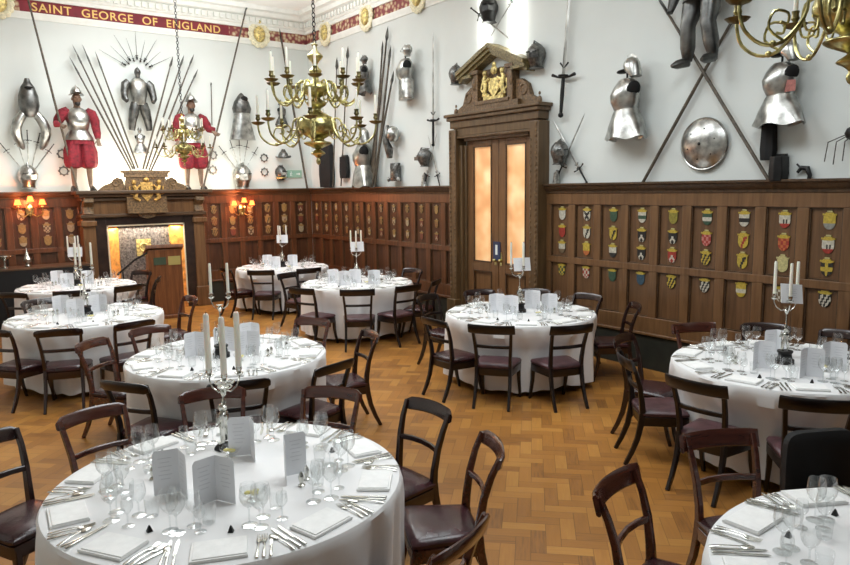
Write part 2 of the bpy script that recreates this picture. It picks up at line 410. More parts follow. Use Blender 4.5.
NSP = .412
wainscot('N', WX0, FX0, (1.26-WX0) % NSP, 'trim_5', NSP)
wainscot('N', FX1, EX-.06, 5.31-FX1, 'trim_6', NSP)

# ------------------------------------------------------------------ painted shields on the panels
def shield_col(p, u, v):
    a, b, c = (p[1]+'   ')[:3] if False else (p[1], p[2] if len(p) > 2 else p[1], p[3] if len(p) > 3 else p[2] if len(p) > 2 else p[1])
    k = p[0]
    if k == 'P': return a
    if k == 'B': return b if abs((u+.0)-(v-.45)) < .28 else a            # bend
    if k == 'S': return b if int((u-v+3)*2.6) % 2 else a                  # bends
    if k == 'C': return b if abs(v-(.62-abs(u)*.75)) < .16 else a          # chevron
    if k == 'F': return b if abs(v-.5) < .13 else a                       # fess
    if k == 'H': return a if v > .45 else b                               # per fess
    if k == 'X': return b if min(abs(u-(v-.5)*1.6), abs(u+(v-.5)*1.6)) < .3 else a
    if k == '+': return b if min(abs(u), abs(v-.5)*1.3) < .17 else a
    if k == 'Q': return a if (int(u*2+4)+int(v*4)) % 2 else b               # chequer
    if k == 'T': return c if v < .32 else (b if abs(u) < .55 and v < .7 and int((u+2)*4) % 2 else a)   # castle
    return a
def make_shield(p):
    w, h = .145, .165; nu, nv = 8, 9; b = MB(); vs = []; 
    for j in range(nv+1):
        v = j/nv; half = 1.0 if v > .55 else math.sqrt(max(0, 1-((.55-v)/.58)**2)); 
        for i in range(nu+1):
            u = -1+2*i/nu; vs.append((u*half*w/2, v*h-h/2, .02-.006*u*u))
    o = len(vs); fs = {}
    names = {}
    base = [Vector(q) for q in vs]
    for q in 'abc': pass
    allv = vs
    # front faces
    groups = {}
    for j in range(nv):
        for i in range(nu):
            c = shield_col(p, -1+2*(i+.5)/nu, (j+.5)/nv); q = j*(nu+1)+i
            groups.setdefault(c, []).append((q, q+1, q+nu+2, q+nu+1))
    b.v = [Vector(q) for q in allv]
    for c, fl in groups.items():
        k = b.mat(M['sh_'+c]); b.f += fl; b.mi += [k]*len(fl)
    # rim back to wall
    loop = [i for i in range(nu+1)]+[j*(nu+1)+nu for j in range(1, nv+1)]+[nv*(nu+1)+i for i in range(nu-1, -1, -1)]+[j*(nu+1) for j in range(nv-1, 0, -1)]
    n = len(loop); st = len(b.v); b.v += [Vector((b.v[i].x, b.v[i].y, 0)) for i in loop]
    for i in range(n): b.f.append((loop[i], st+i, st+(i+1) % n, loop[(i+1) % n])); b.mi.append(b.mat(M['sh_k']))
    r = b.build('painted_shield'); 
    c = mb(M['sh_m' if p[1] in 'mvqu' else 'sh_y' if p[1] != 'c' else 'sh_c']); c.prism([(-.08, .09), (-.062, .088), (-.05, .078), (.05, .078), (.062, .088), (.08, .09), (.082, .112), (.05, .108), (.045, .125), (-.045, .125), (-.05, .108), (-.082, .112)], 0, .022)
    c.build('crest_scroll', None, r, flat=True)
    d = mb(M['sh_v' if p[1] in 'mvqu' else 'sh_c']); d.box((0, .139, .01), (.06, .018, .014)); d.build('date_tablet', None, r, flat=True)
    return r
CN = {'w': 'white', 'r': 'red', 'y': 'yellow', 'k': 'black', 'g': 'green', 'b': 'blue', 'o': 'orange', 'n': 'brown', 'l': 'olive', 'p': 'pink', 's': 'grey', 'c': 'cream', 'm': 'tan', 'v': 'pale', 'q': 'rust', 'u': 'dun'}
PN = {'P': 'plain', 'B': 'banded', 'S': 'diagonally striped', 'C': 'chevron', 'F': 'barred', 'H': 'halved', 'X': 'crossed', '+': 'cross-marked', 'Q': 'chequered', 'T': 'castle'}
_sh = {}
def shield(p, wall, a, z, where, sc=.84):
    if p in _sh: o = dup(_sh[p])
    else: o = make_shield(p); _sh[p] = o
    hang(o, wall, a, z, out=.018, s=sc)
    cs = [CN[c] for c in dict.fromkeys(p[1:])]
    tag(o, ' and '.join(cs[:2])+' '+PN[p[0]]+' shield, '+where, 'shield', 'painted shields on the '+where.split('panel ')[1])
RZ = (1.885, 1.635, 1.40); RW = ('top', 'middle', 'bottom')
right = [('Pw', 'Pr', 'Hwn', 'Qyg'), ('Xwk', 'Bwk', 'Hyo', 'Qwr'), ('Pg', 'Byk', 'Hwk', 'Pg'), ('Fwg', 'Ckw', 'Ckw', 'Pb'), ('Pl', 'Ckw', 'Crw', 'Syk'),
         ('Fgw', 'Qrp', 'Syk', 'Swk'), ('Fwk', 'Byr', 'Byk', 'Fyw'), ('Twkr', 'Qro', 'Pc', 'Qnw'), ('Hys', 'Twkr', '+ky', 'Swk')]
for i in range(11):
    a = 7.07-i*SPC
    if i < 9: col = right[i]
    else: col = random.Random(i).sample(['Pw', 'Syk', 'Crw', 'Fwg', 'Ckw', 'Twkr'], 4)
    for j in range(3): shield(col[j], 'E', a, RZ[j], '%s of three in %s panel right of the door' % (RW[j], ORD[i]))
    shield(col[3], 'E', a, 1.07, 'single low one in %s panel right of the door' % ORD[i])
rnd = random.Random(5); pal = ['Pw', 'Cwr', 'Pc', 'Syk', 'Pr', 'Fwy', 'Crw', 'Qwk', 'Xwk', 'Hyw', 'Py', 'Byw', 'Sgw', 'Hwr']
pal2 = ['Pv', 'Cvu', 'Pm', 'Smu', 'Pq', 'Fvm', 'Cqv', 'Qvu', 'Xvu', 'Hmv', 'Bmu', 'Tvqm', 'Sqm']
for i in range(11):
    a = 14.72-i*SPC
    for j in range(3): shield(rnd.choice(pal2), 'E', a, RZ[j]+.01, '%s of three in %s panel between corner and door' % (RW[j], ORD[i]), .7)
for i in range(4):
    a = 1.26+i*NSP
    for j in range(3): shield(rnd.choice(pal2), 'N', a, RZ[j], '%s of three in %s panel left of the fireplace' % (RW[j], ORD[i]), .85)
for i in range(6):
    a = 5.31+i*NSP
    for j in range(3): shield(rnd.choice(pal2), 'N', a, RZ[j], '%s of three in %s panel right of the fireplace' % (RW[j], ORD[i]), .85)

# ------------------------------------------------------------------ chimneypiece (local x along wall, y up, z out)
FXC = (FX0+FX1)/2-.02
cp = empty('chimneypiece'); cp.matrix_world = wm('N', 3.82, 0) @ Matrix.Diagonal((.945, 1, 1, 1)); tag(cp, 'carved dark oak chimneypiece with coat of arms panel above the lit opening', 'fireplace')
ow, oh = .79, 1.67
b = mb(M['hearth'])
for s in (-1, 1): b.box((s*(ow+.11), .915, .16), (.22, 2.01, .32))
b.box((0, oh+.14, .16), (2*ow, .28, .32)); b.build('marble_surround', None, cp, bevel=.01)
b = mb(M['white_edge'])
for s in (-1, 1): b.box((s*(ow-.012), oh/2, .33), (.024, oh, .03))
b.box((0, oh-.012, .33), (2*ow, .024, .03)); b.build('slip', None, cp, flat=True)
b = mb(M['firebrick'])
for s in (-1, 1): b.add([(s*ow, .02, .3), (s*ow, oh, .3), (s*.52, oh, .1), (s*.52, .02, .1)], [(0, 1, 2, 3)])
b.box((0, -.03, .16), (2*ow, .12, .3)); b.build('cheek', None, cp, flat=True)
b = mb(M['screen']); b.box((0, oh/2, .08), (1.06, oh, .03))
rr = random.Random(2)
for i in range(15):
    for j in range(22): b.box((-.5+i*.072, .1+j*.072, .105), (.018 if i % 2 else .03, .05, .02))
b.build('fireback', None, cp, flat=True)
b = mb(M['gold']); b.box((-.03, 1.19, .125), (.30, .34, .02)); b.torus((-.03, 1.19, .135), .08, .02); b.build('gold_plaque', None, cp)
for s in (-1, 1):
    b = mb(M['oak'])
    b.box((s*1.12, .905, .17), (.24, 1.99, .34)); b.box((s*1.13, .115, .20), (.30, .41, .40)); b.box((s*1.13, 1.72, .2), (.30, .1, .40)); b.build('pilaster', None, cp, bevel=.012)
for s in (-1, 1):   # scrolled brackets
    b = mb(M['carved']); b.bar([(s*1.12, 1.80, .20), (s*1.12, 1.93, .36), (s*1.12, 2.05, .30), (s*1.12, 2.16, .44), (s*1.12, 2.22, .40)], (.2, .12), (1, 0, 0)); b.build('bracket', None, cp)
b = mb(M['oak_dark']); b.box((0, 1.86, .2), (2.56, .07, .40)); b.box((0, 2.25, .26), (2.62, .06, .52)); b.box((0, 2.31, .30), (2.74, .07, .60)); b.box((0, 2.18, .22), (2.5, .07, .44))
b.build('mantel_shelf', None, cp, bevel=.015)
b = mb(M['oak']); b.box((0, 2.02, .17), (2.2, .27, .34)); b.build('frieze_board', None, cp)
b = mb(M['carved']); b.prism([(-.40, 1.97), (-.34, 1.92), (.34, 1.92), (.40, 1.97), (.40, 2.60), (-.40, 2.60)], .34, .50)
b.box((0, 2.64, .42), (.90, .09, .24)); b.box((0, 2.70, .42), (.98, .05, .28)); b.box((0, 1.93, .42), (.8, .07, .26))
b.prism([(-.2, 1.9), (-.14, 1.82), (0, 1.78), (.14, 1.82), (.2, 1.9)], .36, .48)
for s in (-1, 1):
    b.prism([(s*.40, 2.34), (s*.44, 2.56), (s*.56, 2.60), (s*.64, 2.50), (s*.80, 2.44), (s*.92, 2.34)][::s], .34, .44)
    b.torus((s*.58, 2.49, .44), .06, .02, ax='z')
b.build('overmantel_panel', None, cp)
g = mb(M['old_gold']); g.prism([(-.12, 2.5), (-.12, 2.25), (0, 2.12), (.12, 2.25), (.12, 2.5)], .5, .53)
g.ell((0, 2.55, .53), (.06, .045, .04), 8, rows=5)
for s in (-1, 1):
    g.tube([(s*.15, 2.14, .52), (s*.24, 2.2, .53), (s*.2, 2.32, .54), (s*.26, 2.44, .54)], [.03, .045, .05, .035], 8)
    g.ell((s*.25, 2.50, .54), (.045, .05, .04), 8, rows=5); g.tube([(s*.24, 2.25, .53), (s*.34, 2.28, .52), (s*.33, 2.42, .52)], .018, 6); g.tube([(s*.2, 2.38, .54), (s*.13, 2.44, .56)], .022, 6)
g.build('royal_arms', None, cp)

# ------------------------------------------------------------------ door portal on the east wall
DC = (DY0+DY1)/2; dw = DY0-DY1
dp = empty('door_surround'); dp.matrix_world = wm('E', DC, 0); tag(dp, 'carved oak doorcase with broken pediment and columns', 'doorcase', kind='structure')
dp.name = 'trim_7'
b = mb(M['door_oak'])
for s in (-1, 1):
    b.box((s*(dw/2-.09), 1.585, .12), (.18, 3.35, .24)); b.box((s*(dw/2-.09), .155, .15), (.22, .49, .30))
    b.box((s*(dw/2-.21), 1.5, .08), (.07, 3.0, .16)); b.box((s*(dw/2-.26), 1.5, .05), (.05, 3.0, .10))
b.build('door_jamb', None, dp, bevel=.012)
b = mb(M['carved'])
for s in (-1, 1):
    for j in range(34): b.ell((s*(dw/2-.04), .5+j*.082, .245), (.022, .032, .015), 6, rows=4)
    for j in range(28): b.ell((s*(dw/2-.15), .5+j*.092, .24), (.014, .03, .012), 6, rows=4)
b.build('bead_carving', None, dp)
b = mb(M['door_oak']); b.T = Matrix.Diagonal((.975, 1, .75, 1)); b.box((0, 3.11, .10), (dw-.56, .10, .20)); b.box((0, 3.22, .13), (dw-.1, .14, .26)); b.box((0, 3.34, .15), (dw+.02, .12, .30)); b.box((0, 3.43, .18), (dw+.10, .06, .36)); b.box((0, 3.485, .20), (dw+.18, .05, .40)); b.box((0, 3.13, .14), (dw-.3, .04, .28))
b.build('entablature', None, dp, bevel=.01)
PT = Matrix.Translation((-.05, 0, 0)) @ Matrix.Diagonal((.92, 1, .6, 1))
b = mb(M['carved']); b.T = PT; b.box((0, 3.56, .14), (1.30, .12, .28)); b.box((0, 3.64, .15), (.86, .06, .30))
b.box((0, 3.88, .04), (.9, .56, .08))
for s in (-1, 1):
    b.box((s*.44, 3.88, .13), (.13, .52, .26)); b.box((s*.44, 4.13, .15), (.2, .06, .32)); b.ell((s*.47, 3.95, .26), (.05, .12, .04), 8, rows=6)
    b.prism([(s*.52, 3.5), (s*1.02, 3.5), (s*1.0, 3.6), (s*.86, 3.66), (s*.78, 3.84), (s*.64, 3.92), (s*.52, 3.92)][::s], .02, .16)
    b.torus((s*.70, 3.76, .16), .075, .025, ax='z'); b.ell((s*1.06, 3.56, .15), (.05, .07, .05), 8, rows=6); b.ell((s*1.06, 3.66, .15), (.025, .03, .025), 8, rows=5)
b.build('pediment_niche', None, dp, bevel=.006)
b = mb(M['carved_gold']); b.T = PT
for s in (-1, 1):
    for k, (wd, dz, dd) in enumerate(((.07, 0, .44), (.06, -.065, .38), (.05, -.12, .30))):
        sl = math.atan2(.46, .80)
        b.prism([(0, 4.52+dz), (s*.86, 4.17+dz), (s*.86, 4.17+dz-wd), (0, 4.52+dz-wd)][::s], .0, dd)
    b.box((s*.66, 4.08, .17), (.30, .05, .34))
b.build('pediment', None, dp, bevel=.006)
g = mb(M['gold']); g.T = PT
g.prism([(-.13, 4.0), (-.13, 3.82), (0, 3.70), (.13, 3.82), (.13, 4.0)], .14, .20)
g.ell((0, 4.12, .18), (.08, .07, .06), 10, rows=6); g.ell((0, 4.20, .18), (.05, .05, .04), 8, rows=5)
for s in (-1, 1):
    g.tube([(s*.12, 3.72, .18), (s*.25, 3.76, .19), (s*.20, 3.88, .2), (s*.25, 4.0, .2), (s*.2, 4.06, .2)], [.04, .055, .06, .045, .03], 8)
    g.ell((s*.22, 4.09, .21), (.05, .05, .05), 8, rows=6); g.tube([(s*.2, 3.95, .2), (s*.1, 4.0, .22)], .026, 6); g.tube([(s*.27, 3.8, .19), (s*.34, 3.85, .18), (s*.30, 3.96, .18)], .02, 6)
g.box((0, 3.70, .17), (.5, .05, .1)); g.build('gilded_arms', None, dp)
# double doors
lw_, dh = .775, 3.06
for k, s in enumerate((-1, 1)):
    d = empty('door_%d' % (k+1)); d.matrix_world = wm('E', DC-.015-s*lw_/2 if False else DC-s*(lw_/2+.004), 0); d['kind'] = 'structure'; cx = 0
    b = mb(M['oak']); gw = .455; z0, z1 = 1.07, 2.97
    st = (lw_-gw)/2
    for q in (-1, 1): b.box((q*(lw_/2-st/2), dh/2-.045, .035), (st, dh+.09, .05))
    b.box((0, (z1+dh)/2, .035), (gw, dh-z1, .05)); b.box((0, 1.0, .035), (gw, .16, .05)); b.box((0, .075, .035), (gw, .33, .05)); b.box((0, .60, .022), (gw, .72, .02))
    b.build('door_leaf', None, d, bevel=.006)
    e = mb(M['oak_dark'])
    for (x, y, sx, sy) in ((-gw/2+.01, (z0+z1)/2, .02, z1-z0), (gw/2-.01, (z0+z1)/2, .02, z1-z0), (0, z0+.01, gw, .02), (0, z1-.01, gw, .02), (-gw/2+.01, .58, .02, .68), (gw/2-.01, .58, .02, .68), (0, .25, gw, .02), (0, .91, gw, .02)): e.box((x, y, .055), (sx, sy, .025))
    e.build('door_moulding', None, d, flat=True)
    mb(M['pane']).box((0, (z0+z1)/2, .03), (gw, z1-z0, .01)).build('pane', None, d, flat=True)
    h = mb(M['brass']); h.box((s*-(lw_/2-.06), 1.15, .063), (.05, .22, .008)); h.ell((s*-(lw_/2-.06), 1.12, .09), (.03, .03, .03), 10); h.build('door_handle', None, d)
n = mb(M['blue']); n.box((0, 0, .01), (.16, .30, .02)); o = n.build('notice', None); a, z = pe(496.5, 251, .08); hang(o, 'E', a, z, out=.06)
w = mb(M['exit_w']); w.box((0, .02, .022), (.05, .16, .004)); w.build('pale_panel', None, o, flat=True); tag(o, 'small dark blue notice mounted between the two glazed door leaves', 'sign')
# exit sign
b = mb(M['exit']); b.box((0, 0, .02), (.36, .17, .04)); o = b.build('exit_sign', None, bevel=.004); a, z = pn(294, 174); hang(o, 'N', a, z); tag(o, 'small green exit sign above the panelling near the room corner', 'sign')
w = mb(M['exit_w']); w.ell((-.09, .045, .042), (.014, .014, .003), 8, rows=4); w.tube([(-.09, .03, .042), (-.10, -.01, .042), (-.12, -.05, .042)], .008, 5); w.tube([(-.10, -.01, .042), (-.07, -.05, .042)], .008, 5); w.tube([(-.12, .0, .042), (-.09, .02, .042), (-.06, .005, .042)], .006, 5)
w.prism([(.04, .012), (.10, .012), (.10, .035), (.14, 0), (.10, -.035), (.10, -.012), (.04, -.012)], .04, .044); w.build('pictogram', None, o, flat=True)

# ------------------------------------------------------------------ armour and arms (all built 1 unit tall, x right, y up, z out of the wall)
def ering(y, rx, rz, cx=0, cz=0, n=20, a0=0, front=1.0):
    return [Vector((cx+rx*math.cos(2*PI*i/n), y, cz+rz*math.sin(2*PI*i/n)*(front if math.sin(2*PI*i/n) > 0 else 1))) for i in range(n)]
def helm_close(parent, name, c, s, m, face=True, turn=0):
    b = mb(m); x, y, z = c
    T = Matrix.Translation(c) @ Matrix.Rotation(turn, 4, 'Y') @ Matrix.Scale(s, 4); b.T = T
    b.loft([ering(-.46, .30, .28), ering(-.40, .24, .22), ering(-.25, .26, .28, front=1.1), ering(-.05, .34, .38, front=1.15), ering(.1, .36, .40, front=1.1), ering(.28, .30, .36), ering(.42, .18, .24), ering(.49, .05, .08)])
    b.loft([[Vector((-.012, .2, .36)), Vector((.012, .2, .36)), Vector((.012, .34, .25)), Vector((-.012, .34, .25))], [Vector((-.012, .56, .2)), Vector((.012, .56, .2)), Vector((.012, .53, .1)), Vector((-.012, .53, .1))], [Vector((-.012, .5, -.28)), Vector((.012, .5, -.28)), Vector((.012, .44, -.2)), Vector((-.012, .44, -.2))]])
    b.loft([[Vector((-.22, -.12, .34)), Vector((0, -.12, .58)), Vector((.22, -.12, .34))], [Vector((-.25, .06, .34)), Vector((0, .06, .56)), Vector((.25, .06, .34))]], cap=True)
    o = b.build(name, None, parent)
    if face:
        h = mb(M['hole']); h.T = T; h.box((-.13, .11, .42), (.16, .035, .06)); h.box((.13, .11, .42), (.16, .035, .06)); h.build('eye_slit', None, o, flat=True)
    return o
def helm_morion(parent, name, c, s, m, turn=0, dark=True):
    b = mb(m); T = Matrix.Translation(c) @ Matrix.Rotation(turn, 4, 'Y') @ Matrix.Scale(s, 4); b.T = T
    rim = []
    def brim(k, dy): return [Vector(((.36*k)*math.cos(2*PI*i/20), -.02+dy+.13*abs(math.sin(2*PI*i/20))**3*k, (.52*k)*math.sin(2*PI*i/20))) for i in range(20)]
    b.loft([brim(1.0, -.01), brim(1.0, .01), ering(.02, .28, .33), ering(.2, .25, .30), ering(.36, .15, .2), ering(.43, .03, .06)])
    b.loft([[Vector((-.01, .2, .30)), Vector((.01, .2, .30)), Vector((.01, .1, .2)), Vector((-.01, .1, .2))], [Vector((-.01, .5, .14)), Vector((.01, .5, .14)), Vector((.01, .3, .1)), Vector((-.01, .3, .1))], [Vector((-.01, .52, -.08)), Vector((.01, .52, -.08)), Vector((.01, .3, -.08)), Vector((-.01, .3, -.08))], [Vector((-.01, .2, -.30)), Vector((.01, .2, -.30)), Vector((.01, .1, -.2)), Vector((-.01, .1, -.2))]])
    o = b.build(name, None, parent)
    if dark: h = mb(M['hole']); h.T = T; h.loft([ering(-.02, .26, .30), ering(-.03, .1, .1)]); h.build('dark_inside', None, o)
    return o
def helm_burgonet(parent, c, s, m, turn=0):
    T = Matrix.Translation(c) @ Matrix.Rotation(turn, 4, 'Y') @ Matrix.Rotation(.22, 4, 'Z') @ Matrix.Scale(s, 4); b = mb(m); b.T = T
    b.loft([ering(-.42, .16, .24, .10), ering(-.25, .20, .26, .08), ering(-.05, .29, .28), ering(.12, .30, .28), ering(.28, .25, .22), ering(.40, .12, .12), ering(.43, .02, .02)])
    b.loft([[Vector((-.25, .36, z)), Vector((-.1, .54, z)), Vector((.12, .55, z)), Vector((.32, .3, z)), Vector((.1, .3, z)), Vector((-.15, .3, z))] for z in (-.012, .012)])
    o = b.build('helmet', None, parent); h = mb(M['iron']); h.T = T; h.ell((-.36, -.03, .06), (.22, .075, .26), 14, rows=6); h.build('peak', None, o)
def bust(style='skirt', m=None, helmet='morion', turn=-.6):
    """cuirass hung on the wall: y 0..1"""
    m = m or M['steel']; r = empty('cuirass_display')
    b = mb(m); b.T = Matrix.Rotation(turn, 4, 'Y') @ Matrix.Translation((0, 0, .13))
    b.loft([ering(.34, .135, .11), ering(.38, .125, .11, front=1.2), ering(.46, .15, .12, front=1.4), ering(.56, .175, .13, front=1.35), ering(.65, .175, .12, front=1.1), ering(.71, .14, .10), ering(.735, .095, .085), ering(.75, .085, .075)])
    o = b.build('breastplate', None, r)
    h = mb(M['hole']); h.T = Matrix.Rotation(turn, 4, 'Y') @ Matrix.Translation((0, 0, .13)); h.ell((0, .747, 0), (.075, .008, .066), 14)
    for s in (-1, 1): h.T = Matrix.Rotation(turn, 4, 'Y') @ Matrix.Translation((s*.155, .61, .13)) @ Matrix.Rotation(s*-.22, 4, 'Z'); h.ell((0, 0, .0), (.034, .095, .075), 14)
    h.build('armhole', None, o)
    f = mb(m); f.T = b.T
    if style == 'skirt':
        def sk(y, rx, rz, k): return [Vector((rx*(1+k*math.cos(5*q))*math.cos(q), y+k*.25*math.cos(5*q), rz*(1+k*math.cos(5*q))*math.sin(q))) for q in [2*PI*i/40 for i in range(40)]]
        f.loft([sk(.38, .135, .12, 0), sk(.33, .16, .14, 0), sk(.2, .235, .17, .03), sk(.08, .29, .18, .06), sk(.02, .315, .19, .08), sk(.03, .295, .175, .08)], cap=False)
        for q in (.28, .19, .1): f.torus((0, q, 0), .0, .0) if False else None
    else:
        for s in (-1, 1): f.loft([ering(.36, .09, .12, s*.08), ering(.2, .10, .12, s*.10), ering(.02, .12, .12, s*.13), ering(0, .11, .11, s*.13)])
    f.build('tasset_skirt' if style == 'skirt' else 'tassets', None, r)
    if helmet:
        p = mb(M['iron']); p.T = b.T; p.tube([(0, .74, 0), (0, .86, 0)], .012, 6); p.build('support_rod', None, r)
        if helmet == 'morion': helm_burgonet(r, (.0, .875, .14), .30, m, turn+.35)
        else: helm_close(r, 'helmet', (0, .89, .13), .22, m, turn=turn)
    return r
def blade_sword(guard='cross', m=M['steel']):
    """y 0 pommel .. 1 tip"""
    r = empty('sword'); b = mb(m); z = .02
    b.loft([[Vector((-.012, .22, z)), Vector((0, .22, z+.005)), Vector((.012, .22, z)), Vector((0, .22, z-.005))], [Vector((-.010, .9, z)), Vector((0, .9, z+.004)), Vector((.010, .9, z)), Vector((0, .9, z-.004))], [Vector((-.001, 1, z)), Vector((0, 1, z+.001)), Vector((.001, 1, z)), Vector((0, 1, z-.001))]]); b.build('blade', None, r)
    h = mb(M['iron']); h.tube([(0, .02, z), (0, .12, z), (0, .22, z)], [.009, .012, .010], 8); h.ell((0, .01, z), (.016, .016, .016), 8, rows=6); h.build('hilt', None, r)
    g = mb(M['iron']); g.tube([(-.085, .235, z), (-.04, .222, z), (0, .22, z), (.04, .222, z), (.085, .235, z)], [.010, .006, .009, .006, .010], 6); g.torus((0, .23, z), .026, .005, 14, 6, ax='y'); g.tube([(-.03, .30, z), (0, .27, z), (.03, .30, z)], .005, 6); g.build('crossguard', None, r)
    return r
def place_sword(p0, p1, wall, label, cat='sword', off=.04, group=None, proto=None):
    """from pommel pixel to tip pixel on the wall"""
    f = pn if wall == 'N' else pe; a0, z0 = f(*p0, off+.02); a1, z1 = f(*p1, off+.02)
    da = (a1-a0)*(1 if wall == 'N' else -1); L = math.hypot(da, z1-z0); t = math.atan2(-da, z1-z0)
    o = dup_or(None, proto or SW); hang(o, wall, a0, z0, out=off, s=L, tilt=t); return tag(o, label, cat, group)
SW = blade_sword()
def staff(name, wall, p0, p1, label, r=.017, head=.36, off0=.1, off1=.05, group=None, cat='pike', hm=None, tip=1, off=None):
    f = pn if wall == 'N' else pe; a0, z0 = f(*p0, off0); a1, z1 = f(*p1, off1)
    P = [Vector((a0, NY-off0, z0)), Vector((a1, NY-off1, z1))] if wall == 'N' else [Vector((EX-off0, a0, z0)), Vector((EX-off1, a1, z1))]
    d = P[1]-P[0]; L = d.length; u = d/L; o = empty(name, P[0]); o.rotation_mode = 'QUATERNION'; o.rotation_quaternion = u.to_track_quat('Z', 'Y')
    mb(M['haft']).tube([(0, 0, 0), (0, 0, L*.5), (0, 0, L-head*.9)], [r, r*1.05, r*.8], 8).build('shaft', None, o)
    if head: 
        b = mb(hm or M['steel_dark']); w = .045
        b.loft([[Vector((x, y, z)) for x, y in ((q, 0), (0, k), (-q, 0), (0, -k))] for q, k, z in ((r*1.1, r*1.1, L-head), (r, r, L-head*.75), (w, .012, L-head*.55), (w*.7, .01, L-head*.3), (.001, .001, L))]); b.build('spearhead', None, o)
    else:
        mb(M['steel_dark']).lathe([(r*1.2, L-.12), (r*.6, L-.02), (.001, L+.03)], 8).build('ferrule', None, o)
    return tag(o, label, cat, group)

# --- pikes fanned behind the chimneypiece
lp = [((131, 170), (69, 56)), ((133, 169), (72, 44)), ((135, 169), (82, 44)), ((138, 168), (95, 51))]
for i, (a, b) in enumerate(lp): staff('pike', 'N', a, b, '%s pike from the left in the fan beside the standing figure' % ORD[i], off0=.42, off1=.08)
rp = [((143, 169), (173, 56)), ((146, 169), (184, 55)), ((149, 170), (194, 54)), ((151, 171), (198, 69))]
for i, (a, b) in enumerate(rp): staff('pike', 'N', a, b, '%s pike from the centre in the right hand fan above fireplace' % ORD[i], off0=.42, off1=.08)
# --- central harness
r = empty('suit_of_armour'); m = M['steel_dark']
h = helm_close(r, 'helmet', (.0, .90, .14), .17, M['steel_dark'])
b = mb(M['steel']); b.T = Matrix.Translation((0, 0, .13)); b.loft([ering(.40, .13, .10), ering(.48, .14, .13), ering(.62, .17, .14), ering(.74, .17, .12), ering(.80, .11, .08), ering(.82, .06, .05)]); b.build('breastplate', None, r)
for s in (-1, 1):
    b = mb(m); b.tube([(s*.18, .76, .12), (s*.24, .70, .12), (s*.27, .60, .13), (s*.28, .50, .17), (s*.25, .45, .22)], [.06, .085, .07, .065, .04], 12); b.build('arm_defence', None, r)
    b = mb(m); b.tube([(s*.07, .42, .13), (s*.11, .30, .13), (s*.15, .15, .12), (s*.17, .0, .11)], [.09, .10, .08, .06], 12); b.build('leg_defence', None, r)
a, z0 = pn(139, 131); _, z1 = pn(138, 68); r.matrix_world = wm('N', a, z0, out=.03) @ Matrix.Diagonal(((z1-z0)*.8, z1-z0, (z1-z0)*.8, 1)); tag(r, 'steel half suit of armour mounted high above the fireplace', 'armour')
# --- sunburst of blades
aC, zC = pn(137.5, 66, .05)
r0 = None
SB = empty('short_blade'); b = mb(M['steel_dark']); b.loft([[Vector((-w, y, 0)), Vector((0, y, .01)), Vector((w, y, 0)), Vector((0, y, -.01))] for y, w in ((.42, .008), (.8, .006), (1, .001))]); b.build('blade', None, SB); g = mb(M['iron']); g.ell((0, .35, 0), (.026, .05, .02), 8, rows=5); g.torus((0, .41, 0), .03, .008, 10, 5, ax='y'); g.build('hilt', None, SB)
for i in range(9):
    t_ = R(-62+i*15.5); L = .78 if i % 2 == 0 else .66; o = dup_or(None, SB); hang(o, 'N', aC, zC-.12, out=.05, s=L, tilt=-t_); tag(o, '%s blade from the left in the sunburst over the steel suit' % ORD[i], 'dagger')
# small bust and base below harness
r = bust('skirt', M['steel'], 'close', turn=0.0); a, z0 = pn(141, 151, .2); _, z1 = pn(141, 130, .2); hang(r, 'N', a, z0-.05, s=z1-z0+.1, out=.12); tag(r, 'small steel bust at the centre of the fanned pikes', 'armour')
# --- side trophies: hood, shoulder plates, fan of swords, helmet
def trophy(px, pxs, side, top, yh):
    lab = 'left of the crimson figures' if side == 'L' else 'right of the crimson figures'
    r = empty('helmet_trophy'); b = mb(M['steel_dark']); b.T = Matrix.Translation((0, 0, .18))
    b.loft([ering(.55, .20, .14), ering(.65, .22, .17), ering(.8, .17, .15), ering(.92, .09, .10), ering(1.0, .02, .03)]) if side == 'R' else b.loft([ering(.46, .07, .07), ering(.52, .11, .1), ering(.62, .135, .12), ering(.75, .13, .12), ering(.88, .09, .09), ering(.94, .05, .05), ering(1.0, .03, .03)]); b.build('helmet', None, r)
    h = mb(M['hole']); h.T = Matrix.Translation((.03 if side == 'R' else 0, .86, .28)); h.ell((0, 0, 0), (.09, .07, .05), 10) if side == 'R' else h.ell((0, 0, 0), (.06, .02, .05), 8); h.build('opening', None, r)
    b = mb(M['steel']); b.T = Matrix.Translation((0, 0, .16)); 
    if side == 'R': b.loft([ering(-.05, .31, .14), ering(.2, .25, .15), ering(.45, .19, .15), ering(.6, .18, .14)])
    else:
        for s in (-1, 1): b.tube(smooth([(s*.05, .54, 0), (s*.12, .45, .02), (s*.19, .30, .02), (s*.17, .14, 0), (s*.11, .0, -.02)], 2), [.05, .06, .065, .07, .07, .07, .06, .05, .02], 12)
    b.build('shoulder_plate', None, r)
    a, z1 = pn(px, top); _, z0 = pn(px, yh); hang(r, 'N', a, z0, s=(z1-z0)); tag(r, 'steel helmet with shoulder plates in the trophy '+lab, 'armour')
    for i, (q, e) in enumerate(pxs):
        o = place_sword(e, q, 'N', '%s short sword from the left in the trophy %s' % (ORD[i], lab), off=.06)
    r = empty('helmet'); helm_close(r, 'helmet_bowl', (0, .5, .35), 1.0, M['steel']); a, z0 = pn(px+4, 190, .15); _, z1 = pn(px+4, 164, .15); hang(r, 'N', a, z0, s=z1-z0); tag(r, 'upside down steel helmet standing on the panelling ledge '+lab, 'helmet')
trophy(25, [((28, 176), (0, 143)), ((28, 175), (15, 134)), ((29, 175), (27, 130)), ((30, 175), (40, 133)), ((30, 176), (54, 144))][::1], 'L', 80, 150)
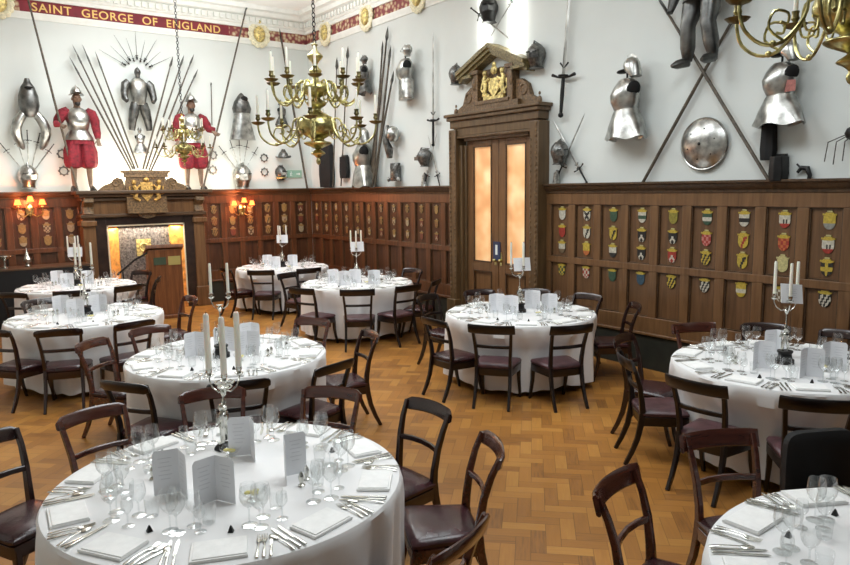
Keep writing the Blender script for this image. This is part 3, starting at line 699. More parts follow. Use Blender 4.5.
trophy(238, [((241, 175), (219, 146)), ((241, 174), (230, 140)), ((241, 174), (239, 137)), ((242, 174), (248, 139)), ((242, 175), (258, 147))], 'R', 94, 138)
# --- wreath rings
rg = mb(M['steel_dark']); rg.torus((0, 0, .02), .085, .014, 20, 6)
for i in range(8): rg.ell((.10*math.cos(i*PI/4), .10*math.sin(i*PI/4), .02), (.022, .022, .014), 6, rows=4)
RG = rg.build('spur_ring', None)
for w, p, lab in [('N', (62, 154), 'steel star ring, upper of two left of the left crimson figure'), ('N', (63.5, 171), 'steel star ring, lower of two left of the left crimson figure'), ('N', (212.5, 155), 'steel star ring, upper of two right of the right crimson figure'),
                  ('N', (212.5, 170), 'steel star ring, lower of two right of the right crimson figure'), ('N', (263.5, 158), 'steel star ring, upper of two left of the exit sign'), ('N', (264, 172), 'steel star ring, lower of two left of the exit sign')]:
    o = dup_or(None, RG); a, z = pn(*p); hang(o, w, a, z, out=.02, s=.85); tag(o, lab, 'ring')
# --- north wall right part
r = empty('helmet'); helm_morion(r, 'helmet_bowl', (0, .4, .4), 1.1, M['steel_dark'], turn=.5); a, z = pn(281, 164); hang(r, 'N', a, z, s=.34); tag(r, 'small open helmet above the face armour near the exit sign', 'helmet')
r = empty('helmet'); helm_close(r, 'helmet_bowl', (0, .5, .3), 1.0, M['steel_dark'], turn=.3); b = mb(M['gold']); b.torus((0, .2, .35), .30, .05, ax='y'); b.build('gilt_collar', None, r); a, z = pn(279, 181); hang(r, 'N', a, z, s=.34); tag(r, 'close helmet with gilt collar beside the exit sign', 'helmet')
staff('pike', 'N', (307.5, 190), (279, 26), 'long dark pike leaning to the left behind the big chandelier', off0=.1, off1=.05, r=.024)
staff('pike', 'N', (212, 125), (211, 82), 'short thin rod on the wall right of the right figure', r=.01, head=.1, off0=.04, off1=.04)
r = bust('skirt', M['steel_dark'], 'morion', turn=.3); a, z0 = pn(280, 126); hang(r, 'N', a, z0, s=.55); tag(r, 'dark steel cuirass behind the left arms of the big chandelier', 'armour')

# --- east wall, corner to door
def eb(px, top, bot, lab, **kw):
    tn = kw.pop('rot', 0); r = bust(**kw); a, z0 = pe(px+5, bot, .22); _, z1 = pe(px+5, top, .22); r.matrix_world = wm('E', a, z0, out=.07, turn=tn) @ Matrix.Diagonal(((z1-z0)*1.28, z1-z0, z1-z0, 1)); return tag(r, lab, 'armour')
eb(358, 55, 94, 'dark half armour behind the right arms of the big chandelier', m=M['steel_dark'], helmet='close')
eb(361, 128, 188, 'steel cuirass and helmet standing on the ledge beneath the big chandelier', m=M['steel'], helmet='morion')
eb(402, 44, 99, 'bright steel cuirass with closed helmet left of the long upright sword', helmet='close', style='tassets')
eb(625, 57, 140, 'steel cuirass with flared skirt and peaked helmet right of the door')
eb(779, 40, 126, 'steel cuirass with flared skirt and red patch behind chandelier arms')
b = mb(M['sh_p']); b.prism([(-.05, -.06), (.05, -.05), (.05, .06), (-.03, .06)], 0, .01); o = b.build('red_patch'); a, z = pe(791, 86, .30); hang(o, 'E', a+.0, z, out=.32, turn=.5); tag(o, 'small faded red patch pinned on the right hand cuirass', 'patch')
def slab(px0, y0, px1, y1, name, lab, m, cat, t=.06):
    a0, z1 = pe(px0, y0); a1, z0 = pe(px1, y1); w, h = abs(a0-a1), z1-z0
    b = mb(m); n = 5
    b.loft([[Vector((-w/2*k, y, .02)), Vector((w/2*k, y, .02)), Vector((w/2*k*.9, y, t)), Vector((0, y, t*1.2)), Vector((-w/2*k*.9, y, t))] for y, k in ((0, .85), (h*.3, 1.0), (h*.7, .92), (h, .86))])
    o = b.build(name, None, bevel=.008); hang(o, 'E', (a0+a1)/2, z0, out=.0); 
    s = mb(M['iron']); s.box((0, h+.015, .04), (w*.7, .03, .03)); s.build('hanger', None, o, flat=True); return tag(o, lab, cat)
slab(322, 146, 336, 187, 'mail_shirt', 'black hanging mail beneath the big chandelier', M['black'], 'mail', .12)
slab(764.5, 126, 778, 160, 'leg_guard', 'black leg guard hanging below the right hand cuirass', M['black'], 'armour', .1)
slab(775.5, 157, 790, 181, 'leather_bucket', 'black bucket shaped piece standing on the ledge right of the pikes', M['iron'], 'armour', .16)
slab(342.5, 157, 351, 178, 'gauntlet_case', 'black upright gauntlet on the ledge left of the pike bundle', M['black'], 'armour', .1)
staff('halberd', 'E', (333, 187), (337, 57), 'thin grey halberd on the wall right behind the big chandelier stem', r=.014)
staff('halberd', 'E', (341, 186), (348, 46), 'grey halberd leaning behind the right half of the big chandelier', r=.014)
for i, (a, b) in enumerate([((369, 187), (380.5, 88)), ((371, 187), (388, 26)), ((373, 187), (383, 40)), ((375, 186), (391, 45)), ((372, 187), (394, 70))]):
    staff('pike', 'E', a, b, '%s tall pike of the bundle leaning beside the steel cuirass' % ORD[i], r=.022, off0=.12+.03*i)
r = empty('arm_defence'); b = mb(M['steel_dark']); b.tube([(.1, 0, .2), (.14, .25, .25), (.05, .5, .3), (.1, .7, .25), (.0, .95, .2)], [.08, .13, .1, .14, .05], 12); b.build('vambrace', None, r); b = mb(M['steel']); b.ell((.36, .68, .25), (.2, .24, .2), 12); b.build('shoulder_cap', None, r)
a, z0 = pe(395, 158); _, z1 = pe(395, 124); hang(r, 'E', a+.05, z0, s=z1-z0); tag(r, 'steel arm defence with shoulder cap below the bright cuirass', 'armour')
r = empty('saddle_steel'); b = mb(M['steel_dark']); b.loft([ering(0, .5, .2, front=1), ering(.2, .38, .25), ering(.6, .32, .28), ering(.8, .42, .22), ering(1, .5, .1)]); b.build('shell', None, r); b = mb(M['steel']); b.ell((.5, .1, .15), (.1, .14, .1), 8, rows=6); b.ell((-.5, .1, .15), (.1, .14, .1), 8, rows=6); b.build('foot', None, r)
a, z0 = pe(399, 181); hang(r, 'E', a, z0, s=.34, out=.08); tag(r, 'low steel saddle plate lying on the ledge between arm defence and helmet', 'armour')
place_sword((434, 146), (434, 31), 'E', 'long two handed sword hanging point up left of the door')
def helm_on_wall(px, py, s, lab, kind='close', turn=-.7, m=M['steel_dark']):
    r = empty('helmet'); (helm_close if kind == 'close' else helm_morion)(r, 'helmet_bowl', (0, 0, .3), 1.0, m, turn=turn)
    b = mb(M['iron']); b.tube([(0, -.1, 0), (0, -.1, .3)], .05, 6); b.build('wall_bracket', None, r)
    a, z = pe(px, py, .12); hang(r, 'E', a, z, s=s); return tag(r, lab, 'helmet')
helm_on_wall(424, 158, .34, 'closed steel helmet over crossed swords left of the door')
helm_on_wall(455, 75, .34, 'round steel helmet at the left shoulder of the pediment', turn=1.2)
helm_on_wall(536, 56, .38, 'round steel helmet at the right shoulder of the pediment', turn=.3)
helm_on_wall(559, 153, .36, 'closed steel helmet over crossed swords right of the door', turn=1.0)
place_sword((440, 187), (428, 135), 'E', 'sword leaning left behind the helmet left of the door', off=.02)
place_sword((424, 187), (437, 133), 'E', 'sword leaning right behind the helmet left of the door', off=.05)
place_sword((587, 183), (553, 120), 'E', 'sword leaning left behind the helmet right of the door', off=.02)
place_sword((556, 180), (585, 113), 'E', 'sword leaning right behind the helmet right of the door', off=.05)
place_sword((562, 117), (575, -70), 'E', 'great sword with bright blade hanging point up right of the pediment', off=.04)
place_sword((471, 8), (511, 40), 'E', 'sword crossing behind the pediment top in the bright light', off=.05)
place_sword((520, -12), (486, 44), 'E', 'second crossing sword in the bright light over the pediment', off=.08)
helm_on_wall(489, 10, .42, 'dark helmet hanging in the bright light above the pediment', turn=.8, m=M['iron'])
for px, lab in ((425, 'steel gauntlet on the ledge under the helmet left of the door'), (557, 'steel gauntlet on the ledge under the helmet right of the door')):
    r = empty('gauntlet'); b = mb(M['steel']); b.tube([(0, 0, .3), (0, .5, .3), (.05, .8, .3), (.15, 1, .35)], [.3, .2, .22, .12], 10); b.build('cuff', None, r); a, z0 = pe(px, 186, .05); hang(r, 'E', a, z0, s=.22); tag(r, lab, 'armour')
# full harness at top
r = empty('suit_of_armour'); m = M['steel_dark']
b = mb(m); b.T = Matrix.Translation((0, 0, .09)); b.loft([ering(.46, .10, .07), ering(.52, .09, .08), ering(.64, .12, .10), ering(.74, .12, .08), ering(.79, .05, .05)]); b.build('breastplate', None, r)
helm_close(r, 'helmet', (0, .88, .09), .13, m)
for s in (-1, 1):
    b = mb(m); b.tube([(s*.13, .76, .08), (s*.17, .66, .08), (s*.19, .55, .09), (s*.21, .45, .12), (s*.20, .36, .16)], [.045, .045, .038, .036, .02], 12); b.build('arm_defence', None, r)
    b = mb(m); b.tube([(s*.07, .46, .08), (s*.08, .34, .09), (s*.085, .25, .11), (s*.10, .12, .09), (s*.11, .03, .08)], [.065, .062, .05, .05, .03], 12); b.tube([(s*.11, .03, .08), (s*.12, .01, .16), (s*.13, .0, .2)], [.035, .03, .012], 10); b.build('leg_defence', None, r)
b = mb(M['steel']); b.T = Matrix.Translation((0, 0, .09)); b.loft([ering(.49, .09, .075), ering(.40, .13, .10), ering(.41, .12, .09)], cap=False); b.build('tassets', None, r)
a, z0 = pe(707, 60, .1); hang(r, 'E', a, z0-.05, s=1.75, turn=-.2, out=.06); tag(r, 'dark full suit of armour hanging above the crossing of long pikes', 'armour')
staff('pike', 'E', (642, 184), (748, -8), 'long pike rising to the right behind the round shield', r=.020, off0=.06, off1=.06, cat='pike')
staff('pike', 'E', (771, 184), (655, -8), 'long pike rising to the left over the round shield', r=.020, off0=.10, off1=.10, cat='pike')
# round shield
b = mb(M['steel']); prof = [(.40, 0), (.415, .02), (.40, .035), (.385, .028), (.34, .06), (.25, .10), (.14, .13), (.05, .145), (.001, .15)]
b.lathe(prof, 44, cap=False); o = b.build('round_shield')
k = mb(M['iron']); k.ell((0, 0, .15), (.028, .028, .015), 8, rows=5)
for i in range(6): k.ell((.24*math.cos(i*PI/3+.3), .24*math.sin(i*PI/3+.3), .105), (.014, .014, .01), 6, rows=4)
k.build('rivets', None, o); a, z = pe(702, 144, .08); _, zt = pe(702, 117.5, .08); hang(o, 'E', a, z, out=.03, s=(zt-z)/.41); tag(o, 'domed round steel shield below the crossing of the long pikes', 'shield')
# odd pieces on ledge
r = empty('spur_bracket'); b = mb(M['iron']); b.tube([(-.1, .5, .2), (.1, .75, .2), (.4, .7, .2), (.55, .35, .2), (.5, 0, .2)], [.08, .12, .16, .12, .1], 8); b.tube([(.1, .7, .2), (-.15, .95, .2)], .05, 6); b.build('casting', None, r); a, z0 = pe(796, 182, .1); hang(r, 'E', a, z0, s=.2); tag(r, 'small black iron casting on the ledge right of the bucket piece', 'armour')
r = empty('spider_bracket'); b = mb(M['iron']); b.ell((.5, .75, .2), (.35, .25, .15), 10); b.build('boss', None, r); b = mb(M['steel_dark'])
for i in range(6): b.tube([(.3+.1*i, .75, .2), (-.25+.25*i, .5, .35), (-.35+.27*i, -.1-.1*(i % 2), .3)], .018, 5)
b.build('prongs', None, r); a, z0 = pe(836, 158, .1); hang(r, 'E', a, z0, s=.32); tag(r, 'black bossed piece with thin wire prongs at the right edge', 'armour')

# ------------------------------------------------------------------ the two costumed figures on the mantel
def skin_body(name, verts, edges, radii, m, parent, sub=2):
    me = bpy.data.meshes.new(name); me.from_pydata([tuple(v) for v in verts], edges, []); o = bpy.data.objects.new(name, me); C.objects.link(o); o.parent = parent
    me.materials.append(m); md = o.modifiers.new('skin', 'SKIN'); md.use_smooth_shade = True
    for i, rr_ in enumerate(radii):
        sv = me.skin_vertices[0].data[i]; sv.radius = (rr_, rr_) if not isinstance(rr_, tuple) else rr_; sv.use_root = (i == 0)
    s = o.modifiers.new('sub', 'SUBSURF'); s.levels = sub; s.render_levels = sub
    return o
def figure(px, s, lab, hx, hy):
    """s=-1 holds the pike out to the left, +1 to the right; local x right y up z out, 1.86 m tall; hx,hy = pike hand offset"""
    r = empty('costumed_figure'); cz = .0
    V = [(0, .98, cz)]; E_ = []; RD = [.12]
    def add(p, rad, par): V.append(p); RD.append(rad); E_.append((par, len(V)-1)); return len(V)-1
    sp = add((0, 1.15, cz), .13, 0); ch = add((0, 1.36, cz), .15, sp); nk = add((0, 1.50, cz), .055, ch); hb = add((0, 1.57, cz+.01), .055, nk); hd = add((0, 1.66, cz+.02), .085, hb); add((0, 1.76, cz+.01), .07, hd)
    def arm(side, el, wr, curl):
        sh = add((side*.19, 1.42, cz), .058, ch); e = add(el, .046, sh); w = add(wr, .030, e)
        d = (Vector(wr)-Vector(el)).normalized(); n_ = Vector((0, 0, 1)); q = d.cross(n_).normalized()
        pm = Vector(wr)+d*.06; p = add(tuple(pm), .034, w)
        for k, (o_, ln) in enumerate(((-.03, .05), (-.01, .062), (.01, .058), (.03, .045))):
            a = add(tuple(pm+d*.04+q*o_), .010, p); bb = add(tuple(pm+d*(.04+ln*.6)+q*o_+n_*curl*.03), .009, a); add(tuple(pm+d*(.04+ln*.5)+q*o_+n_*curl*.06), .008, bb)
        a = add(tuple(pm-d*.01+q*.045+n_*.01), .012, p); add(tuple(pm+d*.03+q*.065+n_*.03), .010, a)
        return w
    hand = (s*hx, hy, cz+.10)
    arm(s, (s*.34, 1.22, cz+.02), (s*(hx-.09), hy-.01, cz+.08), 1.0)
    arm(-s, (-s*.30, 1.17, cz-.02), (-s*.31, .95, cz+.05), .6)
    for q in (-1, 1):
        h = add((q*.10, .90, cz), .095, 0); kn = add((q*.13, .50, cz+.02), .06, h); cf = add((q*.135, .32, cz-.01), .056, kn); an = add((q*.14, .09, cz-.02), .036, cf); ft = add((q*.155, .035, cz+.06), .038, an); add((q*.165, .03, cz+.15), .032, ft)
    skin_body('body', V, E_, RD, M['stocking'], r)
    # face and hair details
    f = mb(M['skin']); f.ell((0, 1.665, .055), (.074, .105, .085), 14, rows=10); f.ell((0, 1.655, .142), (.014, .026, .018), 8, rows=6); f.ell((0, 1.60, .128), (.028, .008, .01), 8, rows=4)
    for q in (-1, 1): f.ell((q*.078, 1.66, .03), (.012, .03, .02), 8, rows=5)
    fo = f.build('face', None, r); e = mb(M['hole'])
    for q in (-1, 1): e.ell((q*.028, 1.682, .130), (.012, .007, .008), 8, rows=4)
    e.ell((0, 1.60, .133), (.022, .004, .008), 8, rows=4); e.build('eyes', None, fo)
    bd = mb(M['shoe']); bd.ell((0, 1.575, .095), (.05, .045, .045), 10); bd.build('beard', None, r)
    # sleeves
    sl = mb(M['red_cloth'])
    sl.tube([(s*.15, 1.45, cz), (s*.24, 1.40, cz), (s*.32, 1.28, cz), (s*.35, 1.21, cz+.02), (s*(.35+hx)/2, (1.21+hy)/2, cz+.06), (s*(hx-.09), hy-.01, cz+.08)], [.08, .095, .085, .075, .068, .048], 14)
    sl.tube([(-s*.15, 1.45, cz), (-s*.24, 1.40, cz), (-s*.29, 1.28, cz), (-s*.30, 1.17, cz-.02), (-s*.31, 1.05, cz+.02), (-s*.31, .96, cz+.05)], [.08, .095, .085, .075, .066, .048], 14)
    for q in (-1, 1): sl.ell((q*.21, 1.45, cz), (.085, .05, .09), 12)
    sl.build('sleeves', None, r)
    # puffed breeches with pleats
    br = mb(M['red_cloth'])
    def pl(y, rx, rz, cx): return [Vector((cx+rx*(1+.06*math.sin(7*a))*math.cos(a), y, cz+rz*(1+.06*math.sin(7*a))*math.sin(a))) for a in [2*PI*i/42 for i in range(42)]]
    br.loft([pl(1.10, .15, .12, 0), pl(1.0, .21, .16, 0), pl(.85, .25, .18, 0)])
    for q in (-1, 1): br.loft([pl(.92, .12, .15, q*.1), pl(.72, .16, .17, q*.125), pl(.52, .158, .165, q*.13), pl(.44, .135, .14, q*.13), pl(.41, .07, .075, q*.13)])
    br.build('breeches', None, r)
    bp = mb(M['steel']); bp.T = Matrix.Translation((0, 0, cz)); bp.loft([ering(1.04, .20, .15), ering(1.10, .165, .14), ering(1.2, .19, .17, front=1.25), ering(1.33, .215, .17, front=1.25), ering(1.43, .19, .14), ering(1.50, .10, .09)])
    bp.build('breastplate', None, r)
    tz = mb(M['steel']); tz.loft([ering(1.08, .17, .15), ering(.98, .235, .19), ering(.92, .255, .205), ering(.925, .245, .195)], cap=False); tz.build('fauld', None, r)
    helm_morion(r, 'helmet', (0, 1.735, .02), .36, M['steel'], dark=False)
    sh = mb(M['shoe'])
    for q in (-1, 1): sh.loft([[Vector((q*.155+q*.01+w*math.cos(a), .0+h*(1 if math.sin(a) > 0 else .05)*abs(math.sin(a)), zz)) for a in [2*PI*i/12 for i in range(12)]] for w, h, zz in ((.03, .05, -.07), (.045, .10, -.03), (.05, .09, .05), (.05, .06, .13), (.03, .04, .19))])
    sh.build('shoes', None, r)
    a, _ = pn(px, 190, .35); z0 = 2.345
    hang(r, 'N', a, z0, out=.33, s=1.02); tag(r, lab, 'statue'); return r
figure(83.5, -1, 'life-size figure in crimson with steel breastplate holding a pike, left of fireplace', .395, 1.20)
figure(195.5, 1, 'life-size figure in crimson with steel breastplate holding a pike, right of fireplace', .50, 1.17)
staff('pike', 'N', (78, 192), (22, -24), 'very long pike held by the left crimson figure', off0=.45, off1=.40, r=.02, head=.3)
staff('pike', 'N', (202.5, 191), (247.5, 3), 'very long pike held by the right crimson figure', off0=.45, off1=.30, r=.02, head=.25)

# ------------------------------------------------------------------ wall sconces with red shades
def sconce():
    r = empty('wall_sconce'); b = mb(M['brass']); b.ell((0, 0, .01), (.07, .12, .025), 12); 
    for x in (-.20, 0, .20): b.tube([(0, -.05, .03), (x*.5, -.12, .10), (x, -.07, .14 if x else .2), (x, .06, .14 if x else .2)], .010, 6); b.lathe([(.012, .05), (.03, .06), (.022, .08)], 10, (x, 0, .14 if x else .2), 'y')
    b.build('arms', None, r)
    for x in (-.20, 0, .20):
        zc = .14 if x else .2; yy = .0 if x else .06
        q = mb(M['shade_glow']); q.lathe([(.062, .10+yy), (.036, .20+yy)], 14, (x, 0, zc), 'y', cap=False); q.build('shade', None, r)
        q = mb(M['bulb']); q.ell((x, .15+yy, zc), (.022, .03, .022), 8, rows=6); q.build('bulb', None, r)
    return r
s0 = sconce()
for i, (px, lab) in enumerate([(30, 'brass three light sconce with glowing red shades left of the fireplace'), (242.5, 'brass three light sconce with glowing red shades right of the fireplace')]):
    o = dup_or(None, s0); a, z = pn(px, 207, .15); hang(o, 'N', a, z-.06, out=.06, s=1.0); tag(o, lab, 'lamp')
    l = bpy.data.lights.new('sconce_light', 'POINT'); l.energy = 34; l.color = (1, .26, .08); l.shadow_soft_size = .05
    lo = bpy.data.objects.new('sconce_light', l); C.objects.link(lo); lo.location = (a, NY-.36, z+.10)

# ------------------------------------------------------------------ chandeliers
def smooth2(pr): return [(max(v.x, .0008), v.y) for v in smooth([(a, b, 0) for a, b in pr], 3)]
def chandelier_model(nu, nl, name='brass_chandelier'):
    """origin at the bottom finial; about 1.55 m tall body"""
    r = empty(name); b = mb(M['brass'])
    prof = [(.001, 0), (.02, .02), (.03, .06), (.018, .10), (.05, .14), (.09, .17), (.05, .21), (.03, .23), (.06, .25), (.15, .30), (.165, .33), (.10, .35), (.08, .38), (.19, .46), (.235, .56), (.21, .66), (.12, .74), (.06, .78), (.05, .82), (.10, .86), (.12, .90), (.07, .94), (.05, .98), (.13, 1.03), (.17, 1.10), (.13, 1.18), (.05, 1.22), (.035, 1.28), (.06, 1.32), (.075, 1.36), (.04, 1.41), (.03, 1.46), (.085, 1.54), (.09, 1.58), (.04, 1.64), (.025, 1.70), (.04, 1.73), (.001, 1.76)]
    b.lathe(smooth2([(q, h*.81) for q, h in prof]), 28); b.build('stem', None, r)
    pts = []
    def arms(n, Rr, zh, r0, zp, ph, nm):
        for i in range(n):
            a = ph+2*PI*i/n; c, s_ = math.cos(a), math.sin(a); P = []
            for q, h in ((r0, zh), (r0+.06, zh+.05), (r0+.12, zh+.02), (r0+.15, zh-.10), (Rr*.62, zp-.24), (Rr*.8, zp-.25), (Rr*.95, zp-.17), (Rr, zp-.06), (Rr, zp)): P.append((q*c, q*s_, h))
            m_ = mb(M['brass']); m_.tube(smooth(P, 3), .0115, 7)
            m_.tube(smooth([((r0+.15)*c, (r0+.15)*s_, zh-.10), ((r0+.13)*c, (r0+.13)*s_, zh-.17), ((r0+.07)*c, (r0+.07)*s_, zh-.17), ((r0+.06)*c, (r0+.06)*s_, zh-.10), ((r0+.1)*c, (r0+.1)*s_, zh-.09)], 3), .008, 6)
            m_.tube(smooth([(Rr*.60*c, Rr*.60*s_, zp-.235), (Rr*.74*c, Rr*.74*s_, zp-.16), (Rr*.70*c, Rr*.70*s_, zp-.06), (Rr*.58*c, Rr*.58*s_, zp-.07), (Rr*.58*c, Rr*.58*s_, zp-.13), (Rr*.64*c, Rr*.64*s_, zp-.12)], 3), .009, 6)
            m_.ell((Rr*.7*c, Rr*.7*s_, zp-.25), (.022, .022, .022), 8, rows=6)
            o = m_.build('arm', None, r)
            p = mb(M['brass_dark']); p.lathe([(.012, zp-.025), (.06, zp-.01), (.084, zp+.012), (.078, zp+.014), (.02, zp+.01), (.016, zp+.03), (.03, zp+.05), (.022, zp+.075), (.027, zp+.10), (.016, zp+.10)], 14, (Rr*c, Rr*s_, 0)); p.build('drip_pan', None, o)
            pts.append((Rr*c, Rr*s_, zp+.10))
    arms(nl, .70, .50, .16, .50, .2, 'lower'); arms(nu, .53, .93, .09, .97, .45, 'upper')
    return r, pts
ch, cpts = chandelier_model(10, 8)
# candle prototype, 1 unit = 1 m
def candle_proto(h, rad):
    b = mb(M['wax']); b.lathe([(rad, 0), (rad, h*.5), (rad*.93, h-.012), (rad*.7, h), (rad*.2, h-.003)], 12); o = b.build('candle'); w = mb(M['wick']); w.tube([(0, 0, h-.004), (.002, 0, h+.012)], .0018, 5); w.build('wick', None, o); return o
CD1 = candle_proto(.22, .0155); CD2 = candle_proto(.29, .0135); CD3 = candle_proto(.345, .0185)
_used = set()
def inst(p):
    if p.name in _used: return dup(p)
    _used.add(p.name); return p
def chain(x, y, z0, z1, lab):
    r = mb(M['iron']); n = int((z1-z0)/.05)
    for i in range(n):
        z = z0+(i+.5)*(z1-z0)/n; T = Matrix.Translation((x, y, z)) @ Matrix.Rotation(PI/2*(i % 2), 4, 'Z') @ Matrix.Scale(1.35, 4, (0, 0, 1)); r.T = T; r.torus((0, 0, 0), .020, .006, 10, 5, ax='y')
    o = r.build('hanging_chain'); tag(o, lab, 'chain')
def zpix(x, y, pxy): # height of the vertical line (x,y) at picture row
    lo, hi = -2, 9
    for _ in range(40):
        m_ = (lo+hi)/2
        if scr((x, y, m_))[1] > pxy: lo = m_
        else: hi = m_
    return lo
CHX = [(4.04, 7.66, 165, 1.0, 'big brass chandelier with two tiers hanging before the room corner', 'big chandelier before the corner'),
       (4.13, 13.0, 166, .66, 'small distant brass chandelier overlapping the right crimson figure', 'distant chandelier'),
       (4.05, 1.72, 85, .86, 'large near brass chandelier cut off at the upper right corner', 'near chandelier at upper right')]
for k, (x, y, py, s, lab, g) in enumerate(CHX):
    o = ch if k == 0 else dup(ch); z = zpix(x, y, py); o.location = (x, y, z); o.scale = (s,)*3; o.rotation_euler = (0, 0, [.0, .3, .74][k]); tag(o, lab, 'chandelier')
    chain(x, y, z+1.41*s, CZ, ('steel chain of the %s' % g) if k != 1 else 'thin suspension chain of the distant chandelier')
    for i, p in enumerate(cpts):
        a = o.rotation_euler[2]; q = (x+s*(p[0]*math.cos(a)-p[1]*math.sin(a)), y+s*(p[0]*math.sin(a)+p[1]*math.cos(a)), z+s*p[2])
        if not in_view(q, 20): continue
        c = inst(CD1); c.location = q; c.scale = (s,)*3; tag(c, 'white unlit candle on the %s' % g, 'candle', 'candles on the %s' % g)

# ------------------------------------------------------------------ tables
TB = dict(t1=(1.275, 3.555), t2=(2.34, 6.40), t3=(1.71, 9.67), t4=(2.19, 12.95), t5=(6.04, 13.15), t6=(5.95, 10.05), t7=(6.02, 6.23), t8=(5.98, 2.93), t9=(3.13, .80))
TN = dict(t1='the front left table', t2='the middle left table', t3='the left edge table', t4='the lectern table', t5='the far corner table', t6='the table left of door',
          t7='the glazed door table', t8='the right wall table', t9='the bottom right table')
# table, rail top centre (world x, y), facing offset (deg), kind
CHL = [('t3', 1.18, 8.35, 0, 'a'), ('t3', 1.97, 8.27, 0, 'a'), ('t3', .60, 8.85, 0, 'a'), ('t3', 1.34, 10.98, 0, 'a'), ('t4', 1.87, 11.60, 0, 'b'), ('t4', 2.72, 11.65, 0, 'b'), ('t4', 3.41, 12.45, 0, 'k'), ('t4', 3.45, 13.68, 0, 'k'), ('t4', 1.12, 11.98, 0, 'k'),
       ('t2', 1.33, 7.50, 0, 'r'), ('t2', 2.0, 7.86, 0, 'r'), ('t2', 1.20, 5.66, 0, 'k'), ('t1', .87, 5.07, 0, 'r'), ('t3', 3.10, 9.76, 0, 'r'), ('t2', 3.62, 7.10, 0, 'r'), ('t2', 3.74, 6.03, 0, 'a'), ('t2', 2.82, 5.12, 0, 'k'), ('t1', 1.70, 5.03, 0, 'r'), ('t2', 1.94, 5.10, 0, 'k'), ('t1', 2.42, 4.48, 0, 'r'),
       ('t1', 2.77, 3.73, 0, 'a'), ('t1', 2.62, 2.90, 0, 'r'), ('t1', 1.80, 2.17, 0, 'r'), ('t9', 2.73, 2.17, 0, 'o'), ('t9', 3.76, 2.22, 0, 'o'), ('t8', 4.62, 2.93, 0, 'b'), ('t8', 4.87, 2.12, 0, 'b'), ('t7', 7.36, 6.27, 0, 'a'), ('t7', 7.18, 5.35, 0, 'a'), ('t8', 4.90, 3.81, 0, 'b'), ('t8', 5.50, 4.29, 0, 'a'), ('t8', 6.58, 4.21, 0, 'o'), ('t8', 7.12, 3.71, 0, 'a'), ('t8', 7.34, 3.01, 0, 'a'),
       ('t7', 4.87, 5.49, 0, 'b'), ('t7', 5.54, 4.93, 0, 'b'), ('t7', 4.63, 6.22, 0, 'k'), ('t7', 6.50, 7.58, 0, 'a'), ('t7', 7.14, 7.10, 0, 'a'), ('t6', 6.02, 8.62, 0, 'b'), ('t6', 7.36, 10.40, 0, 'a'), ('t7', 5.62, 7.68, 0, 'k'), ('t6', 6.76, 8.87, 0, 'k'), ('t6', 5.18, 8.76, 0, 'b'), ('t6', 4.62, 9.49, 0, 'b'), ('t5', 5.96, 11.80, 0, 'b'), ('t5', 5.12, 12.13, 0, 'b'), ('t6', 5.30, 11.43, 0, 'b'), ('t5', 4.72, 12.95, 0, 'a'), ('t1', .22, 4.92, -8, 'a')]
CHK = {}
for c in CHL: CHK.setdefault(c[0], []).append(c)
TR, TZ = .915, .755
def cloth(seed, key):
    tx_, ty_ = TB[key]; chs = [(math.atan2(c[2]-ty_, c[1]-tx_), math.hypot(c[1]-tx_, c[2]-ty_)-.327-.235) for c in CHK.get(key, [])]
    rr = random.Random(seed); n = 240; b = mb(M['cloth']); ph = [rr.uniform(0, 2*PI) for _ in range(8)]; fr = [rr.choice([13, 15]), rr.choice([19, 21, 23]), rr.choice([29, 31, 34]), 7]
    lv = [(0, .0), (.3, 0), (.6, 0), (.85, 0), (.97, 0), (1, -.004), (1.012, -.02), (1.016, -.06), (1.012, -.14), (1.008, -.25), (1.006, -.38), (1.006, -.50), (1.006, -.62), (1.006, -.70), (1.006, -.775)]
    rings = []
    for k, (q, dz) in enumerate(lv[1:]):
        t_ = max(0, -dz-.03)/.74; ring = []
        for i in range(n):
            a = 2*PI*i/n; w = sum(A*math.cos(f*a+p+.5*math.sin(2*a+p)) for A, f, p in ((.5, fr[0], ph[0]), (.32, fr[1], ph[1]), (.22, fr[2], ph[2]), (.35, fr[3], ph[3])))
            rad = TR*q+t_**.6*(.075*w-.012) 
            if dz < -.2:
                for ca, cr in chs:
                    df = abs((a-ca+PI) % (2*PI)-PI)*rad; f = min(1, max(0, (.42-df)/.14)); f = f*f*(3-2*f)*min(1, (-dz-.2)/.08)
                    if cr < rad: rad = rad*(1-f)+(cr+.004*w)*f
            zz = TZ+dz+(.02*math.sin(3*a+ph[4])+.018*w)*t_**2*1.0
            ring.append(Vector((rad*math.cos(a), rad*math.sin(a), max(zz, FZ+.015))))
        rings.append(ring)
    o0 = len(b.v); b.loft(rings, cap=False); b.v.append(Vector((0, 0, TZ))); c = len(b.v)-1
    for i in range(n): b.f.append((c, o0+i, o0+(i+1) % n)); b.mi.append(0)
    return b.build('tablecloth')
def table():
    r = empty('round_table'); b = mb(M['mahog']); b.lathe([(.02, TZ-.035), (TR-.02, TZ-.035), (TR-.015, TZ-.02), (TR-.02, TZ-.006), (.02, TZ-.006)], 40); b.build('tabletop', None, r)
    for i in range(4):
        a = PI/4+i*PI/2; mb(M['mahog']).tube([(.55*math.cos(a), .55*math.sin(a), TZ-.03), (.6*math.cos(a), .6*math.sin(a), FZ)], [.03, .02], 8).build('leg', None, r)
    return r
t0 = table()
for i, (k, (x, y)) in enumerate(TB.items()):
    o = inst(t0); o.location = (x, y, 0); tag(o, 'round dining table hidden under the white cloth, %s' % TN[k], 'table')
    c = cloth(i+3, k); c.location = (x, y, 0); tag(c, 'floor length white linen cloth on %s' % TN[k], 'tablecloth')

